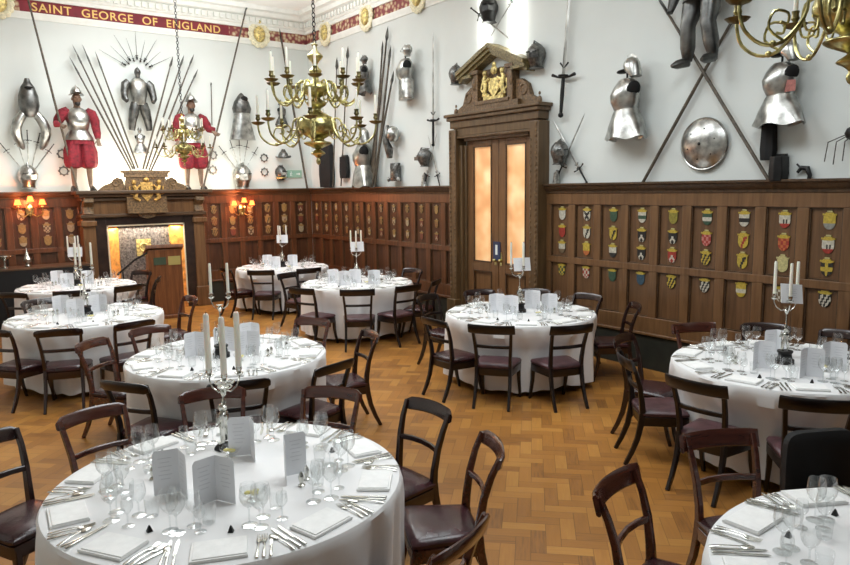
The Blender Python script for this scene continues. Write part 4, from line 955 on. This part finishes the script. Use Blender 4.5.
# ------------------------------------------------------------------ table settings
def lathe_obj(name, prof, m, seg=16): return mb(M[m]).lathe(prof, seg, cap=False).build(name)
def glass_proto(name, h, rb, rt, hs):
    b = mb(M['glass']); hb = h-hs
    b.lathe([(.001, .004), (rb*1.0, .002), (rb*1.0, .004), (.006, .008), (.0038, .02), (.0036, hs-.01), (.008, hs), (rt*.6, hs+hb*.12), (rt*.93, hs+hb*.32), (rt*1.0, hs+hb*.5), (rt*.95, hs+hb*.75), (rt*.84, h)], 16, cap=False)
    return b.build(name)
GL = [glass_proto('wine_glass', .205, .038, .042, .09), glass_proto('water_goblet', .17, .034, .038, .07), glass_proto('port_glass', .135, .028, .028, .065)]
b = mb(M['glass']); b.lathe([(.001, .004), (.028, .002), (.031, .01), (.036, .095)], 16, cap=False); GL.append(b.build('tumbler'))
def rect_napkin():
    b = mb(M['napkin'])
    b.loft([[Vector((x*k, y*k, z)) for x, y in ((-.12, -.085), (.12, -.085), (.12, .085), (-.12, .085))] for z, k in ((0, .98), (.003, 1), (.010, 1), (.013, .985))]); o = b.build('napkin')
    b2 = mb(M['napkin']); b2.box((.004, .003, .0155), (.225, .155, .004)); b2.build('fold', None, o, bevel=.001); return o
NAP = rect_napkin()
def cut(name, parts):
    b = mb(M['silver'])
    for pl_, z in parts:
        b.prism(pl_, z, z+.0022)
    return b
def knife(L=.235, w=.010, name='table_knife'):
    b = mb(M['silver']); b.prism([(-w, .09), (w*.2, .088), (w*.5, .12), (w*.6, L-.03), (w*.1, L), (-w*.6, L-.008), (-w, L-.04)], .003, .005)
    h = b.build(name); q = mb(M['silver']); q.loft([ering(0, .0065*k, .004*k, 0, .005, 8) if False else [Vector((.007*k*math.cos(a), y, .006+.0045*k*math.sin(a))) for a in [2*PI*i/8 for i in range(8)]] for y, k in ((-.005, .5), (0, 1), (.03, .9), (.07, .75), (.095, .55))]); q.build('handle', None, h); return h
def fork(name='table_fork', s=1.0):
    b = mb(M['silver'])
    b.loft([[Vector((w*math.cos(a)*s, y*s, .004+z+t_*math.sin(a))) for a in [2*PI*i/8 for i in range(8)]] for y, w, t_, z in ((-.0, .007, .0015, 0), (.02, .009, .0018, .002), (.06, .0045, .002, .005), (.12, .003, .002, .004), (.135, .010, .0015, .001), (.15, .0125, .0012, 0))])
    for i in range(4): x = (-.0105+.007*i)*s; b.tube([(x, .148*s, .004), (x, .17*s, .003), (x, .20*s, .008)], [.0022, .0018, .0008], 5)
    return b.build(name)
def spoon():
    b = mb(M['silver']); b.loft([[Vector((w*math.cos(a), y, .004+z+t_*math.sin(a))) for a in [2*PI*i/8 for i in range(8)]] for y, w, t_, z in ((0, .007, .0015, 0), (.02, .008, .002, .002), (.07, .004, .002, .006), (.13, .003, .002, .004))])
    b.ell((0, .158, .006), (.019, .030, .004), 12, rows=6); return b.build('dessert_spoon')
KN, FK, SP, BK = knife(), fork(), spoon(), knife(.17, .008, 'butter_knife')
# menu card: standing folded card with shaped top
def menu():
    b = mb(M['paper']); w, h = .125, .235
    for s, a in ((-1, R(38)), (1, R(-38))):
        c, sn = math.cos(a), math.sin(a); pl_ = [(0, 0), (s*w, 0), (s*w, h-.018), (s*w*.9, h), (0, h)]
        vs = [(x*c, x*sn*1.0+d, y) for d in (0, .0015) for x, y in pl_]; n = len(pl_)
        b.add(vs, [tuple(range(n)), tuple(range(n, 2*n))]+[(i, (i+1) % n, n+(i+1) % n, n+i) for i in range(n)])
    o = b.build('menu_card', flat=True)
    k = mb(M['ink'])
    for s, a in ((-1, R(38)), (1, R(-38))):
        c, sn = math.cos(a), math.sin(a)
        for i in range(6):
            x0, x1 = s*w*(.25+.08*(i % 2)), s*w*(.78-.08*(i % 2)); z = .19-.022*i
            k.add([(x0*c, x0*sn-.0012, z), (x1*c, x1*sn-.0012, z), (x1*c, x1*sn-.0012, z+.004), (x0*c, x0*sn-.0012, z+.004)], [(0, 1, 2, 3)])
    k.build('printed_lines', None, o, flat=True); return o
MN = menu()
# butter dish / bowl with yellow
b = mb(M['glass']); b.lathe([(.001, .003), (.03, .002), (.012, .015), (.045, .03), (.062, .05), (.065, .06)], 18, cap=False); BW = b.build('glass_bowl')
b = mb(simple('butter', (226, 214, 130), .5, noise=.1)); 
for x, y in ((0, 0), (.022, .01), (-.02, .012), (.004, -.022)): b.ell((x, y, .040), (.02, .013, .010), 8, rows=5)
b.build('butter_curls', None, BW)
b = mb(M['silver']); b.lathe([(.001, 0), (.018, 0), (.02, .006), (.008, .014), (.014, .03), (.016, .05), (.01, .066), (.004, .076), (.001, .08)], 12); SL = b.build('salt_shaker')
b = mb(M['iron']); b.lathe([(.001, 0), (.018, 0), (.014, .008), (.007, .024), (.001, .032)], 4); PP = b.build('name_pyramid', flat=True); 
NSET = 10
PH = dict(t1=-114, t2=-110, t3=-100, t4=-105, t5=-125, t6=-118, t7=-128, t8=-140, t9=100)
for ti, (k, (tx_, ty_)) in enumerate(TB.items()):
    rr = random.Random(ti*7+1); far = k in ('t4', 't5'); 
    for i in range(NSET):
        a = R(PH[k]+36*i)+rr.uniform(-.03, .03); c, s_ = math.cos(a), math.sin(a); rot = a+PI/2
        def P(rad, tang, z=TZ+.0015): return (tx_+rad*c-tang*s_, ty_+rad*s_+tang*c, z)
        if not in_view(P(.78, 0), 25): continue
        def put(proto, rad, tang, dr=0, lab='', cat='', grp='', dz=0):
            o = inst(proto); o.location = P(rad, tang, TZ+.0015+dz); o.rotation_euler = (0, 0, rot+dr); tag(o, lab, cat, grp+' on '+TN[k]); return o
        jr = rr.uniform(-.02, .02); ja = rr.uniform(-.12, .12)
        put(NAP, .785+jr*.5, jr, ja, 'folded white linen napkin at a place setting on '+TN[k], 'napkin', 'napkins')
        # local +y points to table centre (rot = a+90 -> +y = -radial)
        for q, (pr, tg) in enumerate(((FK, -.175), (FK, -.205), (BK, -.235), (KN, .165), (KN, .193), (SP, .222))):
            if far and q in (1, 4): continue
            nm, ct = {0: ('silver fork laid beside a napkin on ', 'fork'), 1: ('silver fork laid beside a napkin on ', 'fork'), 2: ('small silver butter knife on ', 'knife'), 3: ('silver knife laid beside a napkin on ', 'knife'), 4: ('silver knife laid beside a napkin on ', 'knife'), 5: ('silver dessert spoon laid on ', 'spoon')}[q]
            put(pr, .885, -tg, rr.uniform(-.09, .09), nm+TN[k], ct, {'fork': 'silver forks', 'spoon': 'silver spoons', 'knife': 'silver knives' if q != 2 else 'butter knives'}[ct])
        gpos = ((0, .60, .20), (1, .53, .13), (2, .61, .085), (3, .50, .05), (0, .545, .235))
        for q, (gi, rad, tg) in enumerate(gpos):
            if q == 4 and k not in ('t1', 't9', 't8'): continue
            if q == 2 and far: continue
            put(GL[gi], rad+rr.uniform(-.015, .015), -tg+rr.uniform(-.015, .015), 0, 'clear stemmed glass of a place setting on '+TN[k] if gi != 3 else 'clear straight tumbler of a place setting on '+TN[k], 'glass', 'clear stemmed glasses' if gi != 3 else 'clear tumblers')
        if not far and i % 3 == 0: put(PP, .62, .05, rr.uniform(-1, 1), 'small dark pointed stand beside the glasses on '+TN[k], 'stand', 'small pointed stands')
# menu cards (explicit for the near tables, a ring of four for the others)
def cards(k, lst):
    lst = sorted(lst, key=lambda p: scr((p[0], p[1], TZ))[0])
    for i, (x, y, rz) in enumerate(lst):
        o = inst(MN); o.location = (x, y, TZ+.002); o.rotation_euler = (0, 0, rz); tag(o, 'white standing menu card, %s from the left on %s' % (ORD[i], TN[k]), 'menu card')
def pxc(l): return [tuple(pz(px, py, TZ))[:2]+(rz,) for px, py, rz in l]
cards('t1', pxc([(180, 492, -.9), (217, 500, -.45), (251, 455, -1.1), (285, 477, .55)]))
cards('t8', pxc([(758, 368, -.5), (806, 376, -.6), (829, 369, -.7), (776, 355, -1.1)]))
cards('t7', pxc([(496, 312, -.6), (532, 308, -.7), (548, 312, -.6), (512, 314, -1.0)]))
cards('t6', pxc([(345, 285, -.6), (356, 283, -.7), (374, 284, -.5), (335, 283, -.9)]))
cards('t2', pxc([(196, 356, -.3), (248, 355, -.3), (226, 350, -.5), (252, 345, -.6)]))
cards('t3', pxc([(62, 313, -.2), (77, 317, -.3), (100, 312, -.3), (92, 309, -.4)]))
cards('t4', pxc([(58, 284, -.2), (68, 287, -.2), (88, 284, -.2)]))
cards('t5', pxc([(268, 266, -.5), (276, 268, -.5), (293, 266, -.5)]))
for k, (x, y) in TB.items():
    rr = random.Random(len(k)+int(x*100))
    for i, a in enumerate((-1.6, 1.2)):
        q = (x+.33*math.cos(a), y+.33*math.sin(a), TZ+.002)
        if not in_view(q, 10): continue
        o = inst(BW); o.location = q; tag(o, 'glass bowl of yellow butter curls on %s, %s one' % (TN[k], ('nearer', 'farther')[i]), 'bowl')
    for i, a in enumerate((-.9, -.7, 2.3, 2.5)):
        q = (x+.42*math.cos(a), y+.42*math.sin(a), TZ+.002)
        if not in_view(q, 10): continue
        o = inst(SL); o.location = q; tag(o, 'small silver salt or pepper shaker on '+TN[k], 'shaker', 'silver shakers on '+TN[k])

# ------------------------------------------------------------------ candelabra
def candelabrum(nar, Rr, hp, kind):
    """plinth, silver figure, stem, arms. returns root, sockets"""
    r = empty('silver_candelabrum'); b = mb(M['iron'])
    if kind == 'knight': b.lathe([(.062, 0), (.062, .012), (.055, .025), (.04, .036), (.001, .04)], 6); base = .04
    else: b.lathe([(.075, 0), (.075, .035), (.058, .045), (.052, .085), (.062, .095), (.062, .11), (.001, .112)], 16); base = .11
    b.build('plinth', None, r)
    s = mb(M['silver'])      # small standing figure
    H = .24 if kind == 'knight' else .19
    z = base; k = H/.24; w_ = 1.45
    s.loft([[Vector((w_*rx*k*math.cos(a)+cx*k, w_*ry*k*math.sin(a), z+h*k)) for a in [2*PI*i/12 for i in range(12)]] for h, rx, ry, cx in ((.10, .026, .018, 0), (.13, .021, .016, 0), (.165, .032, .02, 0), (.185, .03, .018, 0), (.198, .012, .012, 0), (.205, .017, .018, 0), (.225, .019, .02, 0), (.24, .008, .008, 0))])
    for q in (-1, 1): s.tube([(q*.016*k, 0, z+.11*k), (q*.026*k, 0, z+.06*k), (q*.028*k, 0, z+.012*k), (q*.030*k, -.02*k, z+.006*k)], [.020*k, .016*k, .012*k, .011*k], 8)
    s.tube([(.042*k, 0, z+.178*k), (.058*k, -.01*k, z+.14*k), (.028*k, -.03*k, z+.12*k)], [.010*k, .008*k, .007*k], 7); s.tube([(-.042*k, 0, z+.178*k), (-.062*k, -.005*k, z+.15*k), (-.05*k, -.02*k, z+.20*k)], [.010*k, .008*k, .007*k], 7)
    s.tube([(-.05*k, -.02*k, z), (-.05*k, -.02*k, z+.27*k)], .003, 5); s.build('silver_figure', None, r)
    st = mb(M['silver']); z0 = base+H; st.lathe([(.004, z0-.03), (.006, z0), (.016, z0+.01), (.007, z0+.03), (.006, hp-.06), (.014, hp-.05), (.02, hp-.03), (.008, hp-.01), (.035, hp), (.001, hp+.005)], 12, (0, .008, 0)); st.build('stem', None, r)
    sk = []
    for i in range(nar):
        a = 2*PI*i/nar+.4; c, s_ = math.cos(a), math.sin(a)
        m_ = mb(M['silver']); m_.tube([(0.01*c, .02, hp-.02), (Rr*.4*c, .02+Rr*.4*s_, hp-.035), (Rr*.8*c, .02+Rr*.8*s_, hp-.01), (Rr*c, .02+Rr*s_, hp+.03), (Rr*c, .02+Rr*s_, hp+.06)], .005, 6)
        m_.lathe([(.006, hp+.05), (.026, hp+.065), (.028, hp+.07), (.012, hp+.072), (.018, hp+.09), (.019, hp+.105), (.012, hp+.105)], 12, (Rr*c, .02+Rr*s_, 0)); m_.build('arm', None, r); sk.append((Rr*c, .02+Rr*s_, hp+.095))
    if kind == 'knight':
        m_ = mb(M['silver']); m_.torus((0, .02, hp+.03), .055, .006, 20, 6); m_.torus((0, .02, hp+.0), .04, .005, 20, 6); m_.build('ring', None, r)
    return r, sk
CA = candelabrum(3, .10, .385, 'knight'); CB2 = candelabrum(2, .075, .47, 'slim'); CBm = candelabrum(3, .10, .48, 'figure')
CCARD = None
cand_info = {'t1': (CA, pz(225, 449, TZ), 'candelabrum with a little knight', 1.0, -1.72), 't2': (CB2, Vector((2.25, 6.33, 0)), 'slim candelabrum', 1.05, -.35), 't3': (CBm, None, 'figure candelabrum', 1.1, .3), 't4': (CBm, None, 'figure candelabrum', .95, .8),
             't5': (CBm, None, 'figure candelabrum with white card', .95, 0), 't6': (CBm, None, 'figure candelabrum with white card', 1.0, .2), 't7': (CBm, None, 'figure candelabrum with white card', 1.0, .5), 't8': (CBm, None, 'figure candelabrum with white card', 1.02, -.15)}
b = mb(M['paper']); b.box((0, 0, 0), (.22, .004, .165)); TC = b.build('place_plan_card', bevel=.001)
k_ = mb(M['ink'])
for i in range(5): k_.box((0, -.0026, .04-.018*i), (.10-.02*(i % 2), .0006, .004))
k_.build('printed_lines', None, TC, flat=True)
for k, (pr, pos, lab, s, rz) in cand_info.items():
    root, sk = pr; o = inst(root); x, y = TB[k] if pos is None else (pos.x, pos.y)
    o.location = (x, y, TZ+.002); o.rotation_euler = (0, 0, rz-.6); o.scale = (s,)*3; tag(o, 'silver '+lab+' on '+TN[k], 'candelabrum')
    a = rz-.6
    for i, p in enumerate(sk):
        q = (x+s*(p[0]*math.cos(a)-p[1]*math.sin(a)), y+s*(p[0]*math.sin(a)+p[1]*math.cos(a)), TZ+.002+s*p[2]); c = inst(CD2 if k != 't1' else CD3); c.location = q; tag(c, 'tall white candle in the candelabrum on '+TN[k], 'candle', 'candles on '+TN[k])
    if 'card' in lab or k in ('t4',):
        t_ = inst(TC); t_.location = (x+.0, y-.03, TZ+s*.60); t_.rotation_euler = (R(-14), R(6 if k == 't8' else 0), -YAW+.25); tag(t_, 'white plan card leaning among the candles on '+TN[k], 'card')

# ------------------------------------------------------------------ chairs
def chair(kind, wd, lt):
    """origin on the floor under the seat centre, sitter faces +y"""
    r = empty('dining_chair'); fl = .245 if kind == 'over' else .215
    def seatring(z, k, dy=0):
        pts = []
        for x, y in ((-.205, -.20), (-.10, -.213), (0, -.215), (.10, -.213), (.205, -.20), (.226, 0), (.245, .19), (.235, .222), (.12, .235), (0, .238), (-.12, .235), (-.235, .222), (-.245, .19), (-.226, 0)): pts.append(Vector((x*k, (y+.01)*k-.01+dy, z)))
        return pts
    b = mb(wd); b.loft([seatring(.315, .97), seatring(.32, .98), seatring(.385, .985), seatring(.390, .95)]); b.build('seat_frame', None, r)
    b = mb(lt); b.loft([seatring(.387, .94), seatring(.397, .99), seatring(.413, .995), seatring(.427, .95), seatring(.438, .80), seatring(.445, .5), seatring(.447, .15)]); b.build('seat', None, r)
    for s in (-1, 1):
        mb(wd).bar([(s*.208, .195, .37), (s*.210, .205, .32), (s*.212, .212, .21), (s*.214, .235, .12), (s*.216, .275, .0)], [(.046, .050), (.044, .048), (.038, .042), (.033, .036), (.028, .031)]).build('leg', None, r)
        mb(wd).bar([(s*.186, -.195, .41), (s*.187, -.205, .33), (s*.188, -.235, .21), (s*.19, -.285, .10), (s*.193, -.345, 0)], [(.036, .056), (.036, .054), (.034, .048), (.032, .042), (.029, .035)]).build('leg', None, r)
        tw = .212 if kind == 'over' else .220
        mb(wd).bar([(s*.186, -.190, .39), (s*.187, -.200, .49), (s*(.187+(tw-.187)*.35), -.225, .62), (s*(.187+(tw-.187)*.75), -.265, .73), (s*tw, -.315, .825)], [(.036, .056), (.034, .050), (.033, .043), (.032, .036), (.031, .030)]).build('back_post', None, r)
    n = 13; path = []; sz = []
    for i in range(n):
        u = -1+2*i/(n-1); x = u*(.252 if kind == 'over' else .238); y = -.318-.045*(1-u*u)+(.012 if abs(u) > .95 else 0); z = .800+(.012 if kind != 'over' else 0)*(1-u*u)
        path.append((x, y, z)); e = .62 if abs(u) > .95 and kind != 'over' else 1
        sz.append((.026, (.095 if kind == 'over' else .082)*e))
    b = mb(wd); rings = []
    for i, (p, q) in enumerate(zip(path, sz)):
        p = Vector(p); t_ = (Vector(path[min(i+1, n-1)])-Vector(path[max(i-1, 0)])).normalized(); o_ = t_.cross(Vector((0, 0, 1))); up = Vector((0, -.32, 1)).normalized(); w, h = q[0]/2, q[1]/2
        c = .008
        rings.append([p+o_*a+up*e for a, e in ((w, h-c*1.6), (w-c, h), (-w+c, h+.002), (-w-.003, h-c*1.6), (-w, -h+c), (-w+c, -h), (w-c, -h), (w, -h+c))])
    b.loft(rings); b.build('top_rail', None, r)
    b = mb(wd); b.bar([(-.196, -.218, .612), (-.1, -.246, .614), (0, -.256, .615), (.1, -.246, .614), (.196, -.218, .612)], (.032, .024), (0, 0, 1)); b.build('cross_rail', None, r)
    return r
PR = {'a': chair('flush', M['mahog'], M['leather']), 'r': chair('flush', M['mahog_red'], M['leather']), 'b': chair('over', M['mahog_black'], M['leather2']), 'k': chair('flush', M['mahog_black'], M['leather']), 'o': chair('over', M['mahog_red'], M['leather'])}
DES = {'a': 'dark mahogany chair with burgundy seat', 'r': 'reddish mahogany chair with leather seat', 'b': 'black broad railed chair, plum seat', 'k': 'black slim railed chair, leather seat', 'o': 'reddish broad railed chair, leather seat'}
jr = random.Random(11)
for k, lst in CHK.items():
    lst = sorted(lst, key=lambda c: scr((c[1], c[2], .8))[0])
    for i, (t_, x, y, off, kd) in enumerate(lst):
        tx_, ty_ = TB[t_]; d = Vector((tx_-x, ty_-y)); ang = math.atan2(d.y, d.x)+R(off)+jr.uniform(-.05, .05); u = Vector((math.cos(ang), math.sin(ang)))
        o = inst(PR[kd]); o.scale = (1, .92, (.84-FZ)/.84); o.location = (x+u.x*.327, y+u.y*.327, FZ); o.rotation_euler = (0, 0, ang-PI/2)
        tag(o, '%s, %s from the left at %s' % (DES[kd].replace(' dining', ''), ORD[i], TN[k]), 'chair', 'chairs around '+TN[k])
# black padded chair at the bottom right table
r = empty('padded_chair'); b = mb(M['black']); 
def rr_ring(y, z, w, h): 
    return [Vector((w*math.copysign(abs(math.cos(a))**.35, math.cos(a)), y, z+h*math.copysign(abs(math.sin(a))**.35, math.sin(a)))) for a in [2*PI*i/28 for i in range(28)]]
b.loft([rr_ring(-.26, .66, .20, .18), rr_ring(-.25, .66, .235, .215), rr_ring(-.20, .655, .24, .22), rr_ring(-.18, .65, .21, .19)]); b.build('backrest', None, r)
b = mb(M['black']); b.loft([[Vector((x*k, y*k, z)) for x, y in ((-.23, -.2), (.23, -.2), (.24, .2), (.2, .23), (-.2, .23), (-.24, .2))] for z, k in ((.41, .95), (.43, 1), (.47, 1), (.49, .94))]); b.build('seat', None, r)
for s in (-1, 1):
    for q in (-.21, .19): mb(M['iron']).tube([(s*.2, q, .42), (s*.22, q*1.1, 0)], [.016, .013], 8).build('leg', None, r)
    mb(M['iron']).tube([(s*.2, -.2, .42), (s*.2, -.24, .6)], .014, 8).build('back_post', None, r)
p = pz(830, 431, .87); ang = math.atan2(.80-p.y, 3.13-p.x); r.location = (p.x+.12, p.y-.05, FZ); ang = math.atan2(TB['t9'][1]-p.y, TB['t9'][0]-p.x); r.rotation_euler = (0, 0, ang-PI/2+.35)
tag(r, 'black padded chair with rounded backrest behind the bottom right table', 'chair')

# ------------------------------------------------------------------ lectern, stand, sideboard
r = empty('lectern', (3.86, 13.75, FZ), R(-8)); r.scale = (1, 1, 1.1); b = mb(M['lectern']); b.box((0, 0, .03), (.66, .50, .06)); b.prism([(-.22, .06), (.22, .06), (.22, 1.06), (-.22, 1.20)], -.30, .30, plane='yz'); b.build('body', None, r, bevel=.01)
b = mb(M['lectern']); b.T = Matrix.Translation((0, 0, 1.17)) @ Matrix.Rotation(R(-16), 4, 'X'); b.box((0, 0, 0), (.68, .52, .03)); b.box((0, -.25, .02), (.68, .02, .05)); b.build('reading_top', None, r, bevel=.006)
mb(M['green']).box((-.10, -.225, 1.0), (.22, .015, .13)).build('green_panel', None, r, flat=True); mb(M['plate']).box((.16, -.225, 1.0), (.22, .015, .15)).build('brass_plate', None, r, flat=True)
mb(M['iron']).tube([(.14, .05, 1.18), (.14, .0, 1.32)], .006, 6).build('microphone', None, r)
tag(r, 'wooden lectern with green and brass plates standing before the fireplace', 'lectern')
b = mb(M['iron'])
r = empty('microphone_stand'); x, y = 3.1, 13.7
b.tube([(x, y, FZ+.01), (x, y, .85)], .012, 8); b.lathe([(.14, FZ), (.14, FZ+.015), (.02, FZ+.03)], 16, (x, y, 0)); b.build('pole', None, r); mb(M['iron']).tube([(x-.1, y, .80), (x+.2, y-.05, 1.05), (x+.52, y-.08, 1.22)], .018, 7).build('boom', None, r)
tag(r, 'black angled stand between the lectern and the small distant table', 'stand')
r = empty('draped_sideboard', (1.35, 14.45, 0)); b = mb(M['black']); n = 80
def ringd(z, k):
    pts = []
    for i in range(n):
        a = i/n*4; s_ = int(a); f = a-s_; w, d = 1.30, .34; cr = [(-w, -d), (w, -d), (w, d), (-w, d)]; p0, p1 = cr[s_], cr[(s_+1) % 4]; x, y = p0[0]+(p1[0]-p0[0])*f, p0[1]+(p1[1]-p0[1])*f
        q = 1+k*.03*math.sin(i*1.9); pts.append(Vector((x*(1+k*.005*math.sin(i*2.3)), y*q, z)))
    return pts
b.loft([ringd(FZ, 1), ringd(.5, .8), ringd(.9, .3), ringd(.97, 0)]); b.build('black_drape', None, r); b = mb(M['oak_dark']); b.box((0, 0, .98), (2.62, .70, .025)); b.build('top_board', None, r)
tag(r, 'long sideboard under black drapery below the left sconce', 'sideboard')
b = mb(M['silver']); b.lathe([(.07, 0), (.07, .01), (.02, .03), (.014, .12), (.03, .15), (.12, .19), (.16, .22), (.155, .225), (.11, .20), (.001, .17)], 22); o = b.build('silver_tazza'); p = pn(4.5, 262, .5); o.location = (p[0], NY-.5, .993); tag(o, 'silver footed dish on the dark sideboard at the left edge', 'dish')
b = mb(M['silver']); b.lathe([(.05, 0), (.055, .02), (.03, .05), (.075, .10), (.08, .14), (.04, .20), (.02, .26), (.008, .32), (.001, .36)], 18); o = b.build('silver_flame_cup'); p = pn(27.5, 262, .5); o.location = (p[0], NY-.5, .993); tag(o, 'pointed silver covered cup on the dark sideboard', 'cup')

# ------------------------------------------------------------------ light
def area(name, loc, rot, size, e, col=(1, 1, 1), sy=None):
    l = bpy.data.lights.new(name, 'AREA'); l.energy = e; l.color = col; l.size = size
    if sy: l.shape = 'RECTANGLE'; l.size_y = sy
    o = bpy.data.objects.new(name, l); C.objects.link(o); o.location = loc; o.rotation_euler = rot; return o
cool = (.90, .965, 1)
for i, y in enumerate((2.6, 5.8, 9.0, 12.4)): area('top_fill', (3.7, y, CZ-.35), (0, 0, 0), 2.6, (132, 124, 118, 118)[i], cool, 1.8)  # overhead soft lights added for the room; no laylight is built
for i, (y, e) in enumerate(((2.0, 20), (7.0, 26), (12.2, 165))): area('ceiling_fill', (4.4, y, 5.3), (PI, 0, 0), 4.0, e, (.97, .98, 1), 2.2)  # added panels floating below the ceiling to brighten it; no cove fixture
area('rear_fill', (-1.0, -2.2, 3.4), (R(80), 0, R(-35)), 4.5, 10, (.97, 1, 1), 3.2)  # weak fill added behind the viewpoint; no window is built
def point(loc, e, col, s=.08):
    l = bpy.data.lights.new('uplight', 'POINT'); l.energy = e; l.color = col; l.shadow_soft_size = s; o = bpy.data.objects.new('uplight', l); C.objects.link(o); o.location = loc
for px, py in ((116, 176), (166, 176)):
    a, z = pn(px, py, .2); point((a, NY-.16, z), 30, (1, .88, .66))
a, z = pn(8, 180, .2); point((a+.3, NY-.3, z), 5, (1, .8, .55)); a, z = pn(222, 178, .2); point((a, NY-.3, z), 5, (1, .8, .55))
area('wall_wash', (3.9, NY-1.6, 2.9), (R(100), 0, 0), 5.5, 46, (1, .95, .84), .5)
for px, y0, e in ((480.5, 50, 11), (512, 56, 22)):
    a, z0 = pe(px, y0, .1); z1 = 6.0; area('streak_strip', (EX-.07, a, (z0+z1)/2), (0, R(-90), 0), z1-z0, e, (1, .98, .92), .09)  # unseen floating strips, shaped to draw the uplighters' streaks on the wall
area('hearth_light', (3.82-.60, NY-.2, 1.60), (0, 0, 0), .16, 9, (1, .72, .38), .2); area('hearth_light', (3.82+.60, NY-.2, 1.60), (0, 0, 0), .16, 9, (1, .72, .38), .2)
area('hearth_light', (3.82, NY-.24, 1.60), (0, 0, 0), .9, 12, (1, .9, .75), .12)
w = bpy.data.worlds.new('world'); bpy.context.scene.world = w; w.use_nodes = True; bg = w.node_tree.nodes['Background']; bg.inputs[0].default_value = (.82, .88, .92, 1); bg.inputs[1].default_value = .04

# ------------------------------------------------------------------ camera
cam = bpy.data.cameras.new('camera'); co = bpy.data.objects.new('camera', cam); C.objects.link(co); cam.sensor_width = 36; cam.lens = F_PX*36/850; cam.clip_start = .05
co.matrix_world = Matrix(((_r.x, _u.x, -_f.x, 0), (_r.y, _u.y, -_f.y, 0), (_r.z, _u.z, -_f.z, CAMZ), (0, 0, 0, 1)))
bpy.context.scene.camera = co
vs = bpy.context.scene.view_settings; vs.view_transform = 'Standard'; vs.look = 'None'; vs.exposure = 0.0
# very small settings of the renderer's light paths (thin glasses need several transparent layers)
bpy.context.scene.cycles.transparent_max_bounces = 24
